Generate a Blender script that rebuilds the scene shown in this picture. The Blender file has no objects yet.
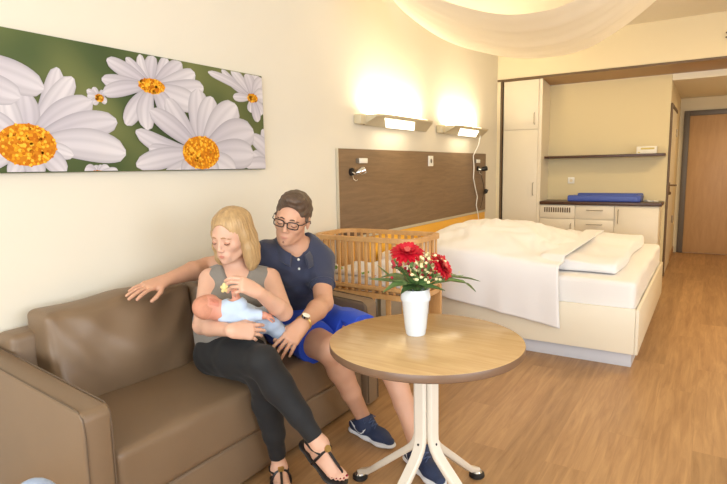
import bpy, bmesh, math, random
import numpy as np
from mathutils import Vector, Matrix
random.seed(7)
PI = math.pi
COL = bpy.context.scene.collection
scn = bpy.context.scene

# ------------------------------------------------------------------ materials
def srgb(r, g, b):
    f = lambda v: (v/255/12.92) if v/255 <= .04045 else ((v/255+.055)/1.055)**2.4
    return (f(r), f(g), f(b), 1)

def mat(name, col, rough=.5, metal=0, noise=0, nscale=20, bump=0, bscale=60, emit=0, sub=0, trans=0, spec=.5, stretch=None, coat=0, sheen=0, ecol=None):
    m = bpy.data.materials.new(name); m.use_nodes = True
    nt = m.node_tree; n = nt.nodes; l = nt.links; b = n['Principled BSDF']
    c = srgb(*col)
    b.inputs['Base Color'].default_value = c
    b.inputs['Roughness'].default_value = rough
    b.inputs['Metallic'].default_value = metal
    b.inputs['Specular IOR Level'].default_value = spec
    b.inputs['Coat Weight'].default_value = coat
    b.inputs['Sheen Weight'].default_value = sheen
    if sub:
        b.inputs['Subsurface Weight'].default_value = sub
        b.inputs['Subsurface Radius'].default_value = (.02, .008, .004)
        b.inputs['Subsurface Scale'].default_value = .6
    if trans: b.inputs['Transmission Weight'].default_value = trans
    if emit:
        b.inputs['Emission Color'].default_value = srgb(*(ecol or col)); b.inputs['Emission Strength'].default_value = emit
    if noise or bump:
        tc = n.new('ShaderNodeTexCoord'); mp = n.new('ShaderNodeMapping')
        l.new(tc.outputs['Object'], mp.inputs[0])
        if stretch: mp.inputs['Scale'].default_value = stretch
    if noise:
        t = n.new('ShaderNodeTexNoise'); t.inputs['Scale'].default_value = nscale; t.inputs['Detail'].default_value = 5
        l.new(mp.outputs[0], t.inputs['Vector'])
        mx = n.new('ShaderNodeMix'); mx.data_type = 'RGBA'
        mx.inputs[6].default_value = tuple(x*(1-noise) for x in c[:3])+(1,)
        mx.inputs[7].default_value = tuple(min(1, x*(1+noise)) for x in c[:3])+(1,)
        l.new(t.outputs[0], mx.inputs[0]); l.new(mx.outputs[2], b.inputs['Base Color'])
    if bump:
        t = n.new('ShaderNodeTexNoise'); t.inputs['Scale'].default_value = bscale; t.inputs['Detail'].default_value = 4
        l.new(mp.outputs[0], t.inputs['Vector'])
        bp = n.new('ShaderNodeBump'); bp.inputs['Strength'].default_value = bump; bp.inputs['Distance'].default_value = .004
        l.new(t.outputs[0], bp.inputs['Height']); l.new(bp.outputs[0], b.inputs['Normal'])
    return m

def wood(name, c1, c2, rough=.4, axis='x', scale=3, planks=None, bump=0, gs=26.):
    """wood grain running along axis; planks = (length, width) tints planks"""
    m = bpy.data.materials.new(name); m.use_nodes = True
    nt = m.node_tree; n = nt.nodes; l = nt.links; b = n['Principled BSDF']
    b.inputs['Roughness'].default_value = rough
    tc = n.new('ShaderNodeTexCoord'); mp = n.new('ShaderNodeMapping')
    l.new(tc.outputs['Object'], mp.inputs[0])
    s = {'x': (1, gs/3, gs/3), 'y': (gs/3, 1, gs/3), 'z': (gs/3, gs/3, 1)}[axis]
    mp.inputs['Scale'].default_value = s
    t = n.new('ShaderNodeTexNoise'); t.inputs['Scale'].default_value = scale; t.inputs['Detail'].default_value = 8; t.inputs['Roughness'].default_value = .65
    t.inputs['Distortion'].default_value = .6
    vec = mp.outputs[0]
    if planks:
        br = n.new('ShaderNodeTexBrick'); br.offset = .37; br.inputs['Scale'].default_value = 1
        br.inputs['Brick Width'].default_value = planks[0]; br.inputs['Row Height'].default_value = planks[1]
        br.inputs['Mortar Size'].default_value = .0012; br.inputs['Mortar Smooth'].default_value = .3
        br.inputs['Color1'].default_value = (0, 0, 0, 1); br.inputs['Color2'].default_value = (1, 1, 1, 1); br.inputs['Mortar'].default_value = (.45, .45, .45, 1)
        rot = n.new('ShaderNodeMapping'); rot.inputs['Rotation'].default_value = (0, 0, PI/2 if axis == 'y' else 0)
        l.new(tc.outputs['Object'], rot.inputs[0]); l.new(rot.outputs[0], br.inputs['Vector'])
        ad = n.new('ShaderNodeVectorMath'); ad.operation = 'MULTIPLY_ADD'
        l.new(br.outputs['Color'], ad.inputs[0]); ad.inputs[1].default_value = (7, 7, 7); l.new(mp.outputs[0], ad.inputs[2])
        vec = ad.outputs[0]
    l.new(vec, t.inputs['Vector'])
    rp = n.new('ShaderNodeValToRGB')
    rp.color_ramp.elements[0].position = .3; rp.color_ramp.elements[0].color = srgb(*c1)
    rp.color_ramp.elements[1].position = .7; rp.color_ramp.elements[1].color = srgb(*c2)
    l.new(t.outputs[0], rp.inputs[0]); out = rp.outputs[0]
    if planks:
        mx = n.new('ShaderNodeMix'); mx.data_type = 'RGBA'; mx.blend_type = 'MULTIPLY'; mx.inputs[0].default_value = 1
        r2 = n.new('ShaderNodeValToRGB'); r2.color_ramp.elements[0].color = (.80, .78, .74, 1); r2.color_ramp.elements[1].color = (1, 1, 1, 1)
        l.new(br.outputs['Color'], r2.inputs[0]); l.new(out, mx.inputs[6]); l.new(r2.outputs[0], mx.inputs[7])
        out = mx.outputs[2]
    l.new(out, b.inputs['Base Color'])
    if bump:
        bp = n.new('ShaderNodeBump'); bp.inputs['Strength'].default_value = bump; bp.inputs['Distance'].default_value = .002
        l.new(t.outputs[0], bp.inputs['Height']); l.new(bp.outputs[0], b.inputs['Normal'])
    return m

M = {}
M['wall'] = mat('wall_paint', (230, 224, 208), .8, noise=.02, nscale=3, bump=.04, bscale=180)
M['wallfar'] = mat('bulkhead_paint', (236, 222, 188), .8, bump=.04, bscale=180)
M['niche'] = mat('niche_panel', (226, 210, 168), .7)
M['ceil'] = mat('ceiling_paint', (238, 230, 210), .9)
M['floor'] = wood('floor_vinyl', (160, 120, 80), (198, 157, 110), .40, 'y', 2.2, planks=(1.2, .19), bump=.05, gs=44)
M['cream'] = mat('cream_laminate', (234, 224, 202), .42, noise=.01, nscale=4)
M['darktrim'] = mat('dark_bronze_trim', (104, 82, 56), .45)
M['soffit'] = mat('brown_soffit', (172, 138, 96), .5)
M['counter'] = wood('walnut_counter', (62, 40, 28), (92, 62, 44), .35, 'x', 4)
M['headboard'] = wood('headboard_veneer', (116, 92, 66), (138, 111, 82), .5, 'y', 3.0, gs=36)
M['yellow'] = mat('yellow_panel', (246, 186, 60), .45)
M['alu'] = mat('aluminium_strip', (205, 196, 176), .35, metal=.3)
M['doorwood'] = wood('door_veneer', (186, 146, 100), (200, 160, 114), .45, 'z', 2.5, gs=20)
M['doorframe'] = mat('grey_steel_frame', (106, 98, 88), .45)
M['steel'] = mat('brushed_steel', (176, 166, 148), .3, metal=.85)
M['chrome'] = mat('chrome', (215, 215, 215), .12, metal=1)
M['black'] = mat('black_plastic', (22, 22, 24), .4)
M['rubber'] = mat('black_rubber', (24, 22, 22), .45)
M['white'] = mat('white_plastic', (240, 238, 230), .4)
M['leather'] = mat('taupe_leather', (124, 102, 79), .43, noise=.05, nscale=6, bump=.12, bscale=260, spec=.5)
M['seam'] = mat('taupe_piping', (94, 76, 58), .5)
M['tabletop'] = wood('beech_laminate', (190, 154, 106), (208, 176, 128), .19, 'x', 3.2, gs=30)
M['tableedge'] = mat('brown_edge_band', (112, 86, 66), .35)
M['tableleg'] = mat('ivory_powder_coat', (222, 214, 200), .35)
M['crib'] = wood('beech_crib', (200, 150, 92), (220, 174, 116), .45, 'z', 4, gs=20)
M['sheet'] = mat('white_cotton', (240, 238, 238), .85, bump=.5, bscale=9, sheen=.2)
M['mattress'] = mat('white_fitted_sheet', (240, 237, 234), .85, bump=.1, bscale=25, sheen=.1)
M['plinth'] = mat('pale_grey_plinth', (206, 206, 212), .5)
M['padblue'] = mat('blue_vinyl', (72, 94, 178), .45)
M['vase'] = mat('white_glaze', (222, 230, 236), .22, coat=.3)
M['paper'] = mat('tissue_box_card', (236, 232, 220), .6, noise=.08, nscale=25)
M['petalred'] = mat('gerbera_petal', (196, 14, 40), .5, noise=.25, nscale=40)
M['gerberacore'] = mat('gerbera_centre', (206, 96, 84), .7, noise=.4, nscale=200)
M['leafg'] = mat('green_leaf', (112, 142, 84), .45, noise=.3, nscale=18)
M['leafd'] = mat('dark_green_leaf', (88, 118, 68), .45, noise=.3, nscale=18)
M['stemg'] = mat('green_stem', (110, 146, 80), .5)
M['cream_fl'] = mat('cream_blossom', (236, 226, 172), .6, noise=.1, nscale=60)
M['redberry'] = mat('red_berry', (168, 30, 48), .4)
M['canopy'] = None
# skin & clothes
M['skinM'] = mat('skin_man', (206, 158, 130), .55, noise=.12, nscale=14, sub=.12, bump=.05, bscale=150)
M['skinMhead'] = M['skinM']
M['skinW'] = mat('skin_woman', (214, 170, 146), .52, noise=.10, nscale=14, sub=.12, bump=.03, bscale=150)
M['skinB'] = mat('skin_baby', (212, 150, 128), .55, noise=.12, nscale=24, sub=.15)
M['skinBear'] = mat('skin_baby_ear', (204, 132, 112), .5, sub=.15)
M['lips'] = mat('lips', (200, 122, 108), .42, sub=.1)
M['lipsM'] = mat('lips_man', (198, 136, 116), .5, sub=.1)
M['stubble'] = mat('stubble', (140, 98, 76), .6, noise=.2, nscale=220)
M['lid'] = mat('eyelid', (196, 140, 114), .45, sub=.1)
M['lash'] = mat('eyelash', (52, 38, 32), .6)
M['eyewhite'] = mat('eye_white', (230, 224, 216), .2)
M['iris'] = mat('iris', (50, 38, 30), .2)
M['browM'] = mat('eyebrow_dark', (70, 52, 42), .8)
M['browW'] = mat('eyebrow_fair', (168, 128, 92), .8)
M['hairM'] = mat('short_dark_hair', (86, 68, 54), .5, noise=.55, nscale=55, bump=1.0, bscale=85, stretch=(1, 1, .35))
M['hairW'] = mat('blond_hair', (180, 148, 104), .42, noise=.5, nscale=60, bump=.5, bscale=120, stretch=(1, 1, .07))
M['hairB'] = mat('baby_fuzz', (198, 138, 112), .8, noise=.25, nscale=60)
M['polo'] = mat('navy_pique', (52, 58, 82), .85, noise=.1, nscale=300, bump=.25, bscale=300, sheen=.2)
M['shorts'] = mat('royal_blue_cotton', (30, 74, 200), .75, noise=.05, nscale=30, bump=.15, bscale=50, sheen=.1)
M['tank'] = mat('grey_jersey', (128, 122, 114), .85, noise=.06, nscale=200, bump=.15, bscale=120, sheen=.2)
M['leggings'] = mat('charcoal_jersey', (24, 25, 28), .8, noise=.05, nscale=200, bump=.08, bscale=60, sheen=.05)
M['onesie'] = mat('pale_blue_cotton', (190, 208, 230), .85, noise=.05, nscale=30, bump=.15, bscale=60)
M['romper'] = mat('striped_blue_knit', (168, 184, 206), .85, noise=.08, nscale=90, bump=.2, bscale=80)
M['shoe'] = mat('navy_mesh', (38, 52, 84), .7, noise=.2, nscale=160, bump=.3, bscale=300)
M['lace'] = mat('lace_cord', (74, 90, 128), .7)
M['sole'] = mat('white_sole', (228, 230, 234), .5)
M['strap'] = mat('black_strap', (28, 24, 24), .4)
M['gold'] = mat('gold_metal', (206, 172, 104), .3, metal=.8)
M['nail'] = mat('dark_red_nail', (130, 24, 44), .25)
M['toy'] = mat('pale_yellow_silicone', (222, 204, 140), .4)
M['print'] = None

def tubemat(name, col, strength):
    m = bpy.data.materials.new(name); m.use_nodes = True
    n = m.node_tree.nodes; n.clear(); o = n.new('ShaderNodeOutputMaterial'); e = n.new('ShaderNodeEmission')
    e.inputs[0].default_value = srgb(*col); e.inputs[1].default_value = strength
    m.node_tree.links.new(e.outputs[0], o.inputs[0]); return m
M['lampglow'] = tubemat('lit_diffuser', (255, 244, 214), 3.2)

def canopy_mat():
    m = bpy.data.materials.new('sheer_fabric'); m.use_nodes = True
    n = m.node_tree.nodes; l = m.node_tree.links; b = n['Principled BSDF']
    b.inputs['Base Color'].default_value = srgb(252, 246, 234); b.inputs['Roughness'].default_value = .9
    t = n.new('ShaderNodeBsdfTranslucent'); t.inputs[0].default_value = srgb(253, 247, 234)
    a = n.new('ShaderNodeMixShader'); a.inputs[0].default_value = .62
    l.new(b.outputs[0], a.inputs[1]); l.new(t.outputs[0], a.inputs[2]); l.new(a.outputs[0], n['Material Output'].inputs[0])
    return m
M['canopy'] = canopy_mat()

def vcol_mat(name, rough=.6):
    m = bpy.data.materials.new(name); m.use_nodes = True
    n = m.node_tree.nodes; l = m.node_tree.links; b = n['Principled BSDF']
    v = n.new('ShaderNodeVertexColor'); v.layer_name = 'Col'; l.new(v.outputs[0], b.inputs['Base Color'])
    b.inputs['Roughness'].default_value = rough; b.inputs['Specular IOR Level'].default_value = .2
    return m
M['print'] = vcol_mat('printed_flowers')

def canvas_mat():
    m = bpy.data.materials.new('printed_green_blur'); m.use_nodes = True
    n = m.node_tree.nodes; l = m.node_tree.links; b = n['Principled BSDF']
    tc = n.new('ShaderNodeTexCoord'); t = n.new('ShaderNodeTexNoise'); t.inputs['Scale'].default_value = 2.1; t.inputs['Detail'].default_value = 1
    l.new(tc.outputs['Object'], t.inputs['Vector'])
    r = n.new('ShaderNodeValToRGB'); e = r.color_ramp.elements
    e[0].position = .3; e[0].color = srgb(56, 72, 46); e[1].position = .75; e[1].color = srgb(126, 130, 80)
    x = e.new(.5); x.color = srgb(80, 94, 58)
    l.new(t.outputs[0], r.inputs[0]); l.new(r.outputs[0], b.inputs['Base Color']); b.inputs['Roughness'].default_value = .6
    b.inputs['Specular IOR Level'].default_value = .2
    return m
M['canvas'] = canvas_mat()

def muslin_mat():
    m = bpy.data.materials.new('printed_muslin'); m.use_nodes = True
    n = m.node_tree.nodes; l = m.node_tree.links; b = n['Principled BSDF']
    tc = n.new('ShaderNodeTexCoord'); v = n.new('ShaderNodeTexVoronoi'); v.inputs['Scale'].default_value = 16
    l.new(tc.outputs['Object'], v.inputs['Vector'])
    lt = n.new('ShaderNodeMath'); lt.operation = 'LESS_THAN'; lt.inputs[1].default_value = .26; l.new(v.outputs['Distance'], lt.inputs[0])
    r = n.new('ShaderNodeValToRGB'); e = r.color_ramp.elements; r.color_ramp.interpolation = 'CONSTANT'
    e[0].color = srgb(90, 120, 170); e[1].position = .6; e[1].color = srgb(196, 90, 80); x = e.new(.3); x.color = srgb(120, 160, 90)
    l.new(v.outputs['Color'], r.inputs[0])
    mx = n.new('ShaderNodeMix'); mx.data_type = 'RGBA'; mx.inputs[6].default_value = srgb(240, 238, 238)
    l.new(lt.outputs[0], mx.inputs[0]); l.new(r.outputs[0], mx.inputs[7]); l.new(mx.outputs[2], b.inputs['Base Color']); b.inputs['Roughness'].default_value = .9
    return m
M['muslin'] = muslin_mat()

# ------------------------------------------------------------------ mesh builder
class MB:
    def __init__(s): s.v = []; s.f = []; s.mi = []; s.c = []
    def add(s, verts, faces, mi=0, cols=None):
        k = len(s.v); s.v += [tuple(v) for v in verts]; s.f += [tuple(i+k for i in f) for f in faces]; s.mi += [mi]*len(faces)
        if cols is not None: s.c += list(cols)
        return s
    def box(s, lo, hi, bev=0, seg=2, mi=0, T=None):
        lo = Vector(lo); hi = Vector(hi); bm = bmesh.new(); bmesh.ops.create_cube(bm, size=1)
        for v in bm.verts:
            v.co = Vector([lo[i] + (v.co[i]+.5)*(hi[i]-lo[i]) for i in range(3)])
        if bev:
            bev = min(bev, .49*min(abs(hi[i]-lo[i]) for i in range(3)))
            bmesh.ops.bevel(bm, geom=bm.edges[:], offset=bev, segments=seg, profile=.5, affect='EDGES')
        if T is not None: bm.transform(T)
        bm.verts.index_update()
        s.add([v.co for v in bm.verts], [[v.index for v in f.verts] for f in bm.faces], mi); bm.free(); return s
    def tube(s, pts, r, n=10, mi=0, closed=False, flat=None):
        """swept tube; r number or list; flat=(normal, factor) squashes"""
        P = [Vector(p) for p in pts]; N = len(P); R = [r]*N if isinstance(r, (int, float)) else list(r)
        V = []; F = []; up = None
        for i in range(N):
            if closed: t = (P[(i+1) % N]-P[i-1])
            else: t = P[min(i+1, N-1)]-P[max(i-1, 0)]
            t.normalize()
            if up is None:
                up = Vector((0, 0, 1)) if abs(t.z) < .9 else Vector((1, 0, 0))
            a = t.cross(up)
            if a.length < 1e-5: a = t.orthogonal()
            a.normalize(); b = a.cross(t).normalized(); up = b
            for k in range(n):
                an = 2*PI*k/n; o = a*math.cos(an)*R[i]+b*math.sin(an)*R[i]
                if flat:
                    nn = Vector(flat[0]).normalized(); o -= nn*(o.dot(nn))*(1-flat[1])
                V.append(P[i]+o)
        for i in range(N if closed else N-1):
            j = (i+1) % N
            for k in range(n): F.append((i*n+k, i*n+(k+1) % n, j*n+(k+1) % n, j*n+k))
        if not closed:
            F.append(tuple(range(n-1, -1, -1))); F.append(tuple((N-1)*n+k for k in range(n)))
        return s.add(V, F, mi)
    def lathe(s, prof, cx, cy, n=48, mi=0, z0=0):
        V = []; F = []; m = len(prof)
        for i in range(n):
            a = 2*PI*i/n
            for r, z in prof: V.append((cx+r*math.cos(a), cy+r*math.sin(a), z0+z))
        for i in range(n):
            j = (i+1) % n
            for k in range(m-1): F.append((i*m+k, j*m+k, j*m+k+1, i*m+k+1))
        return s.add(V, F, mi)
    def prism(s, poly, axis, a, b, mi=0):
        """poly of 2D points extruded along axis from a to b"""
        n = len(poly); V = []
        for t in (a, b):
            for p, q in poly:
                V.append({'x': (t, p, q), 'y': (p, t, q), 'z': (p, q, t)}[axis])
        F = [tuple(range(n)), tuple(range(2*n-1, n-1, -1))]+[(i, (i+1) % n, n+(i+1) % n, n+i) for i in range(n)]
        return s.add(V, F, mi)
    def ell(s, c, r, n=12, m=8, mi=0, T=None):
        V = []; F = []
        for i in range(m+1):
            ph = PI*i/m
            for k in range(n):
                th = 2*PI*k/n; v = Vector((r[0]*math.sin(ph)*math.cos(th), r[1]*math.sin(ph)*math.sin(th), r[2]*math.cos(ph)))
                if T is not None: v = T @ v
                V.append(Vector(c)+v)
        for i in range(m):
            for k in range(n): F.append((i*n+k, (i+1)*n+k, (i+1)*n+(k+1) % n, i*n+(k+1) % n))
        return s.add(V, F, mi)
    def build(s, name, mats, parent=None, smooth=30, origin=None):
        me = bpy.data.meshes.new(name)
        if parent is not None and origin is None: origin = parent.matrix_basis.translation
        o3 = Vector(origin) if origin is not None else Vector((0, 0, 0))
        pl = parent
        me.from_pydata([tuple(Vector(v)-o3) for v in s.v], [], s.f); me.update()
        bm = bmesh.new(); bm.from_mesh(me); bmesh.ops.remove_doubles(bm, verts=bm.verts, dist=1e-6)
        bmesh.ops.recalc_face_normals(bm, faces=bm.faces) if not s.c else None
        bm.to_mesh(me) if not s.c else None; bm.free()
        if not isinstance(mats, (list, tuple)): mats = [mats]
        for m in mats: me.materials.append(m)
        if len(mats) > 1 and len(me.polygons) == len(s.mi): me.polygons.foreach_set('material_index', s.mi)
        if s.c:
            at = me.color_attributes.new('Col', 'FLOAT_COLOR', 'POINT')
            at.data.foreach_set('color', np.array([tuple(c)+(1,) for c in s.c], dtype=np.float32).ravel())
        ob = bpy.data.objects.new(name, me); COL.objects.link(ob)
        if smooth:
            me.polygons.foreach_set('use_smooth', [True]*len(me.polygons)); me.set_sharp_from_angle(angle=math.radians(smooth))
        if parent is not None:
            ob.parent = parent
            # sub-part of a mesh part whose own origin is the thing's origin
            if parent.parent is not None: ob.location = (0, 0, 0)
        else: ob.location = o3
        return ob

def thing(name, label, cat, loc=(0, 0, 0), group=None):
    o = bpy.data.objects.new(name, None); COL.objects.link(o); o.location = loc; o.empty_display_size = .1
    o['label'] = label; o['category'] = cat
    if group: o['group'] = group
    return o
def tag(o, label, cat, group=None):
    o['label'] = label; o['category'] = cat
    if group: o['group'] = group
    return o
def part(mb, name, m, parent, smooth=30):
    """mesh part (or sub-part) in world coordinates below its thing (whose Empty is only translated)"""
    root = parent
    while root.parent is not None: root = root.parent
    ob = mb.build(name, m, None, smooth, origin=root.location)
    ob.location = (0, 0, 0); ob.parent = parent
    return ob
def struct(mb, name, m, smooth=30):
    o = mb.build(name, m, None, smooth); o['kind'] = 'structure'; return o
# ------------------------------------------------------------------ signed distance bodies
class Field:
    def __init__(s, lo, hi, h):
        s.h = h; s.lo = np.array(lo, float); n = np.ceil((np.array(hi)-s.lo)/h).astype(int)+1; s.n = n
        s.ax = [(s.lo[i]+h*np.arange(n[i])).astype(np.float32) for i in range(3)]
        s.d = np.full(tuple(n), 1.0, np.float32)
    def win(s, lo, hi):
        a = np.clip(np.floor((np.array(lo)-s.lo)/s.h).astype(int), 0, s.n); b = np.clip(np.ceil((np.array(hi)-s.lo)/s.h).astype(int)+1, 0, s.n)
        return tuple(slice(a[i], b[i]) for i in range(3))
    def apply(s, prim, k=.02, mode='u', grow=0.):
        f, lo, hi = prim
        mg = k+grow+4*s.h
        w = s.win(np.array(lo)-mg, np.array(hi)+mg)
        X, Y, Z = s.ax[0][w[0]][:, None, None], s.ax[1][w[1]][None, :, None], s.ax[2][w[2]][None, None, :]
        if 0 in (X.size, Y.size, Z.size): return
        e = f(X, Y, Z)-grow; d = s.d[w]
        if mode == 'u':
            hh = np.maximum(k-np.abs(d-e), 0)/k; s.d[w] = np.minimum(d, e)-hh*hh*k*.25
        elif mode == 's':
            e = -e; hh = np.maximum(k-np.abs(d-e), 0)/k; s.d[w] = np.maximum(d, e)+hh*hh*k*.25
    def cut(s, n, c, rad=None, cen=None):
        """keep n.p < c"""
        e = (n[0]*s.ax[0])[:, None, None]+(n[1]*s.ax[1])[None, :, None]+(n[2]*s.ax[2])[None, None, :]-c
        s.d = np.maximum(s.d, e.astype(np.float32))
    def disp(s, fn):
        s.d += fn(s.ax[0][:, None, None], s.ax[1][None, :, None], s.ax[2][None, None, :]).astype(np.float32)
    def mesh(s):
        d = s.d; neg = d < 0; c = np.zeros(tuple(np.array(d.shape)-1), np.uint8)
        offs = [(i, j, k) for i in (0, 1) for j in (0, 1) for k in (0, 1)]
        sl = lambda a, o: a[o[0]:a.shape[0]-1+o[0], o[1]:a.shape[1]-1+o[1], o[2]:a.shape[2]-1+o[2]]
        for o in offs: c += sl(neg, o)
        I = np.argwhere((c > 0) & (c < 8)); idx = np.full(c.shape, -1, np.int32); idx[tuple(I.T)] = np.arange(len(I))
        vals = {o: d[I[:, 0]+o[0], I[:, 1]+o[1], I[:, 2]+o[2]] for o in offs}
        acc = np.zeros((len(I), 3)); cnt = np.zeros(len(I))
        for o in offs:
            for ax in range(3):
                if o[ax]: continue
                p = list(o); p[ax] = 1; p = tuple(p); a, b = vals[o], vals[p]; m = (a < 0) != (b < 0)
                t = np.where(m, a/np.where(m, a-b, 1), 0)
                q = np.tile(np.array(o, float), (len(I), 1)); q[:, ax] = t
                acc[m] += q[m]; cnt[m] += 1
        V = s.lo+(I+acc/cnt[:, None])*s.h
        F = []
        for ax in range(3):
            a = [slice(None)]*3; b = [slice(None)]*3; a[ax] = slice(0, -1); b[ax] = slice(1, None)
            na, nb = neg[tuple(a)], neg[tuple(b)]; E = np.argwhere(na != nb)
            u, v = (ax+1) % 3, (ax+2) % 3
            E = E[(E[:, u] > 0) & (E[:, v] > 0) & (E[:, u] < c.shape[u]) & (E[:, v] < c.shape[v])]
            flip = na[tuple(E.T)]
            def g(du, dv):
                q = E.copy(); q[:, u] += du; q[:, v] += dv; return idx[tuple(q.T)]
            Q = np.stack([g(-1, -1), g(0, -1), g(0, 0), g(-1, 0)], 1)
            Q[~flip] = Q[~flip][:, ::-1]; F.append(Q)
        F = np.concatenate(F); F = F[(F >= 0).all(1)]
        # one light smoothing pass
        for lam in (.5, -.3):
            A = np.zeros_like(V); n = np.zeros(len(V))
            for i in range(4):
                a, b = F[:, i], F[:, (i+1) % 4]
                for q in range(3): A[:, q] += np.bincount(a, V[b, q], len(V))+np.bincount(b, V[a, q], len(V))
                n += np.bincount(a, minlength=len(V))+np.bincount(b, minlength=len(V))
            n = np.maximum(n, 1); V = V+lam*(A/n[:, None]-V)
        return V, F

def vec(p): return np.array(p, float)
def rc(a, b, ra, rb=None, flat=None):
    a = vec(a); b = vec(b); rb = ra if rb is None else rb; ab = b-a; L2 = max(ab@ab, 1e-9)
    if flat is not None: fn = vec(flat[0]); fn = fn/np.linalg.norm(fn); ff = flat[1]
    def f(X, Y, Z):
        px, py, pz = X-a[0], Y-a[1], Z-a[2]
        t = np.clip((px*ab[0]+py*ab[1]+pz*ab[2])/L2, 0, 1)
        qx, qy, qz = px-t*ab[0], py-t*ab[1], pz-t*ab[2]
        if flat is not None:
            s = (qx*fn[0]+qy*fn[1]+qz*fn[2])*(1/ff-1); qx = qx+s*fn[0]; qy = qy+s*fn[1]; qz = qz+s*fn[2]
            return ((np.sqrt(qx*qx+qy*qy+qz*qz)-(ra+t*(rb-ra)))*(ff*.6+.4)).astype(np.float32)
        return (np.sqrt(qx*qx+qy*qy+qz*qz)-(ra+t*(rb-ra))).astype(np.float32)
    R = max(ra, rb); return (f, np.minimum(a, b)-R, np.maximum(a, b)+R)
def el(c, r, R=None):
    c = vec(c); R = np.eye(3) if R is None else R
    def f(X, Y, Z):
        px, py, pz = X-c[0], Y-c[1], Z-c[2]
        k0 = 0; k1 = 0
        for i in range(3):
            q = px*R[0, i]+py*R[1, i]+pz*R[2, i]; k0 = k0+(q/r[i])**2; k1 = k1+(q/r[i]**2)**2
        k0 = np.sqrt(k0); return (k0*(k0-1)/np.maximum(np.sqrt(k1), 1e-6)).astype(np.float32)
    ext = np.sqrt(((R*np.array(r))**2).sum(1)); return (f, c-ext, c+ext)
def unit(v): v = vec(v); return v/np.linalg.norm(v)
class Frame:
    """local axes: x = person's left, y = forward, z = up"""
    def __init__(s, o, fwd, up, roll=0, sc=1.):
        s.o = vec(o); s.sc = sc; F = unit(fwd); U = unit(vec(up)-F*(vec(up)@F))
        if roll:
            L = np.cross(U, F); U = U*math.cos(roll)+L*math.sin(roll)
        L = np.cross(U, F); L = -L  # right-handed: x = F x U reversed below
        L = np.cross(F, U)          # points to the person's right
        s.R = np.stack([-L, F, U], 1)
    def p(s, x, y, z): return s.o+s.R@(np.array([x, y, z])*s.sc)
    def e(s, c, r): return el(s.p(*c), tuple(q*s.sc for q in r), s.R)
    def c(s, a, b, ra, rb=None, flat=None):
        fl = (s.R@vec(flat[0]), flat[1]) if flat else None
        return rc(s.p(*a), s.p(*b), ra*s.sc, (rb if rb is not None else ra)*s.sc, fl)
    def loc(s, P): return ((P-s.o)@s.R)/s.sc

def head_prims(H, female=False, baby=False):
    """list of (prim, k, mode)"""
    L = []
    A = lambda p, k=.02, m='u': L.append((p, k*H.sc, m))
    jw = .036 if female else .043
    A(H.e((0, -.012, .035), (.075, .095, .086)), .02)
    A(H.e((0, .024, -.012), (.061, .068, .08)), .03)
    A(H.e((0, .034, -.066), (jw, .048, .04)), .03)
    A(H.e((0, .076, -.098), (.02 if female else .025, .017, .015)), .02)
    for s in (-1, 1):
        A(H.e((s*.040, .054, -.026), (.020, .022, .018)), .02)
        A(H.c((s*(.044 if female else .047), .015, -.072), (s*.026, .055, -.092), .013), .02)
    A(H.c((-.032, .081, .02), (.032, .081, .02), .009), .016)
    for s in (-1, 1):
        A(H.e((s*.032, .101, -.002), (.019, .014, .012)), .01, 's')
        A(H.e((s*.032, .0775, -.003), (.0145, .0145, .0145)), .003)
    n = .9 if female else 1.08
    A(H.c((0, .088, .012), (0, .107*(.99 if female else 1.0), -.032), .007*n, .0095*n), .012)
    for s in (-1, 1): A(H.e((s*.0115*n, .098, -.037), (.0075, .009, .0065)), .006)
    A(H.e((0, .078, -.068), (.032, .0165, .024)), .016)
    A(H.e((0, .0885, -.0630), (.0235, .006, .0038)), .004)
    A(H.e((0, .0875, -.0722), (.020, .006, .0044)), .004)
    A(H.e((0, .1005, -.083), (.018, .006, .005)), .008, 's')
    for s in (-1, 1):
        A(H.e((s*.0775, -.006, -.006), (.0075, .018, .031)), .006)
        A(H.e((s*.086, -.002, -.002), (.006, .010, .018)), .004, 's')
    return L

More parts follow.
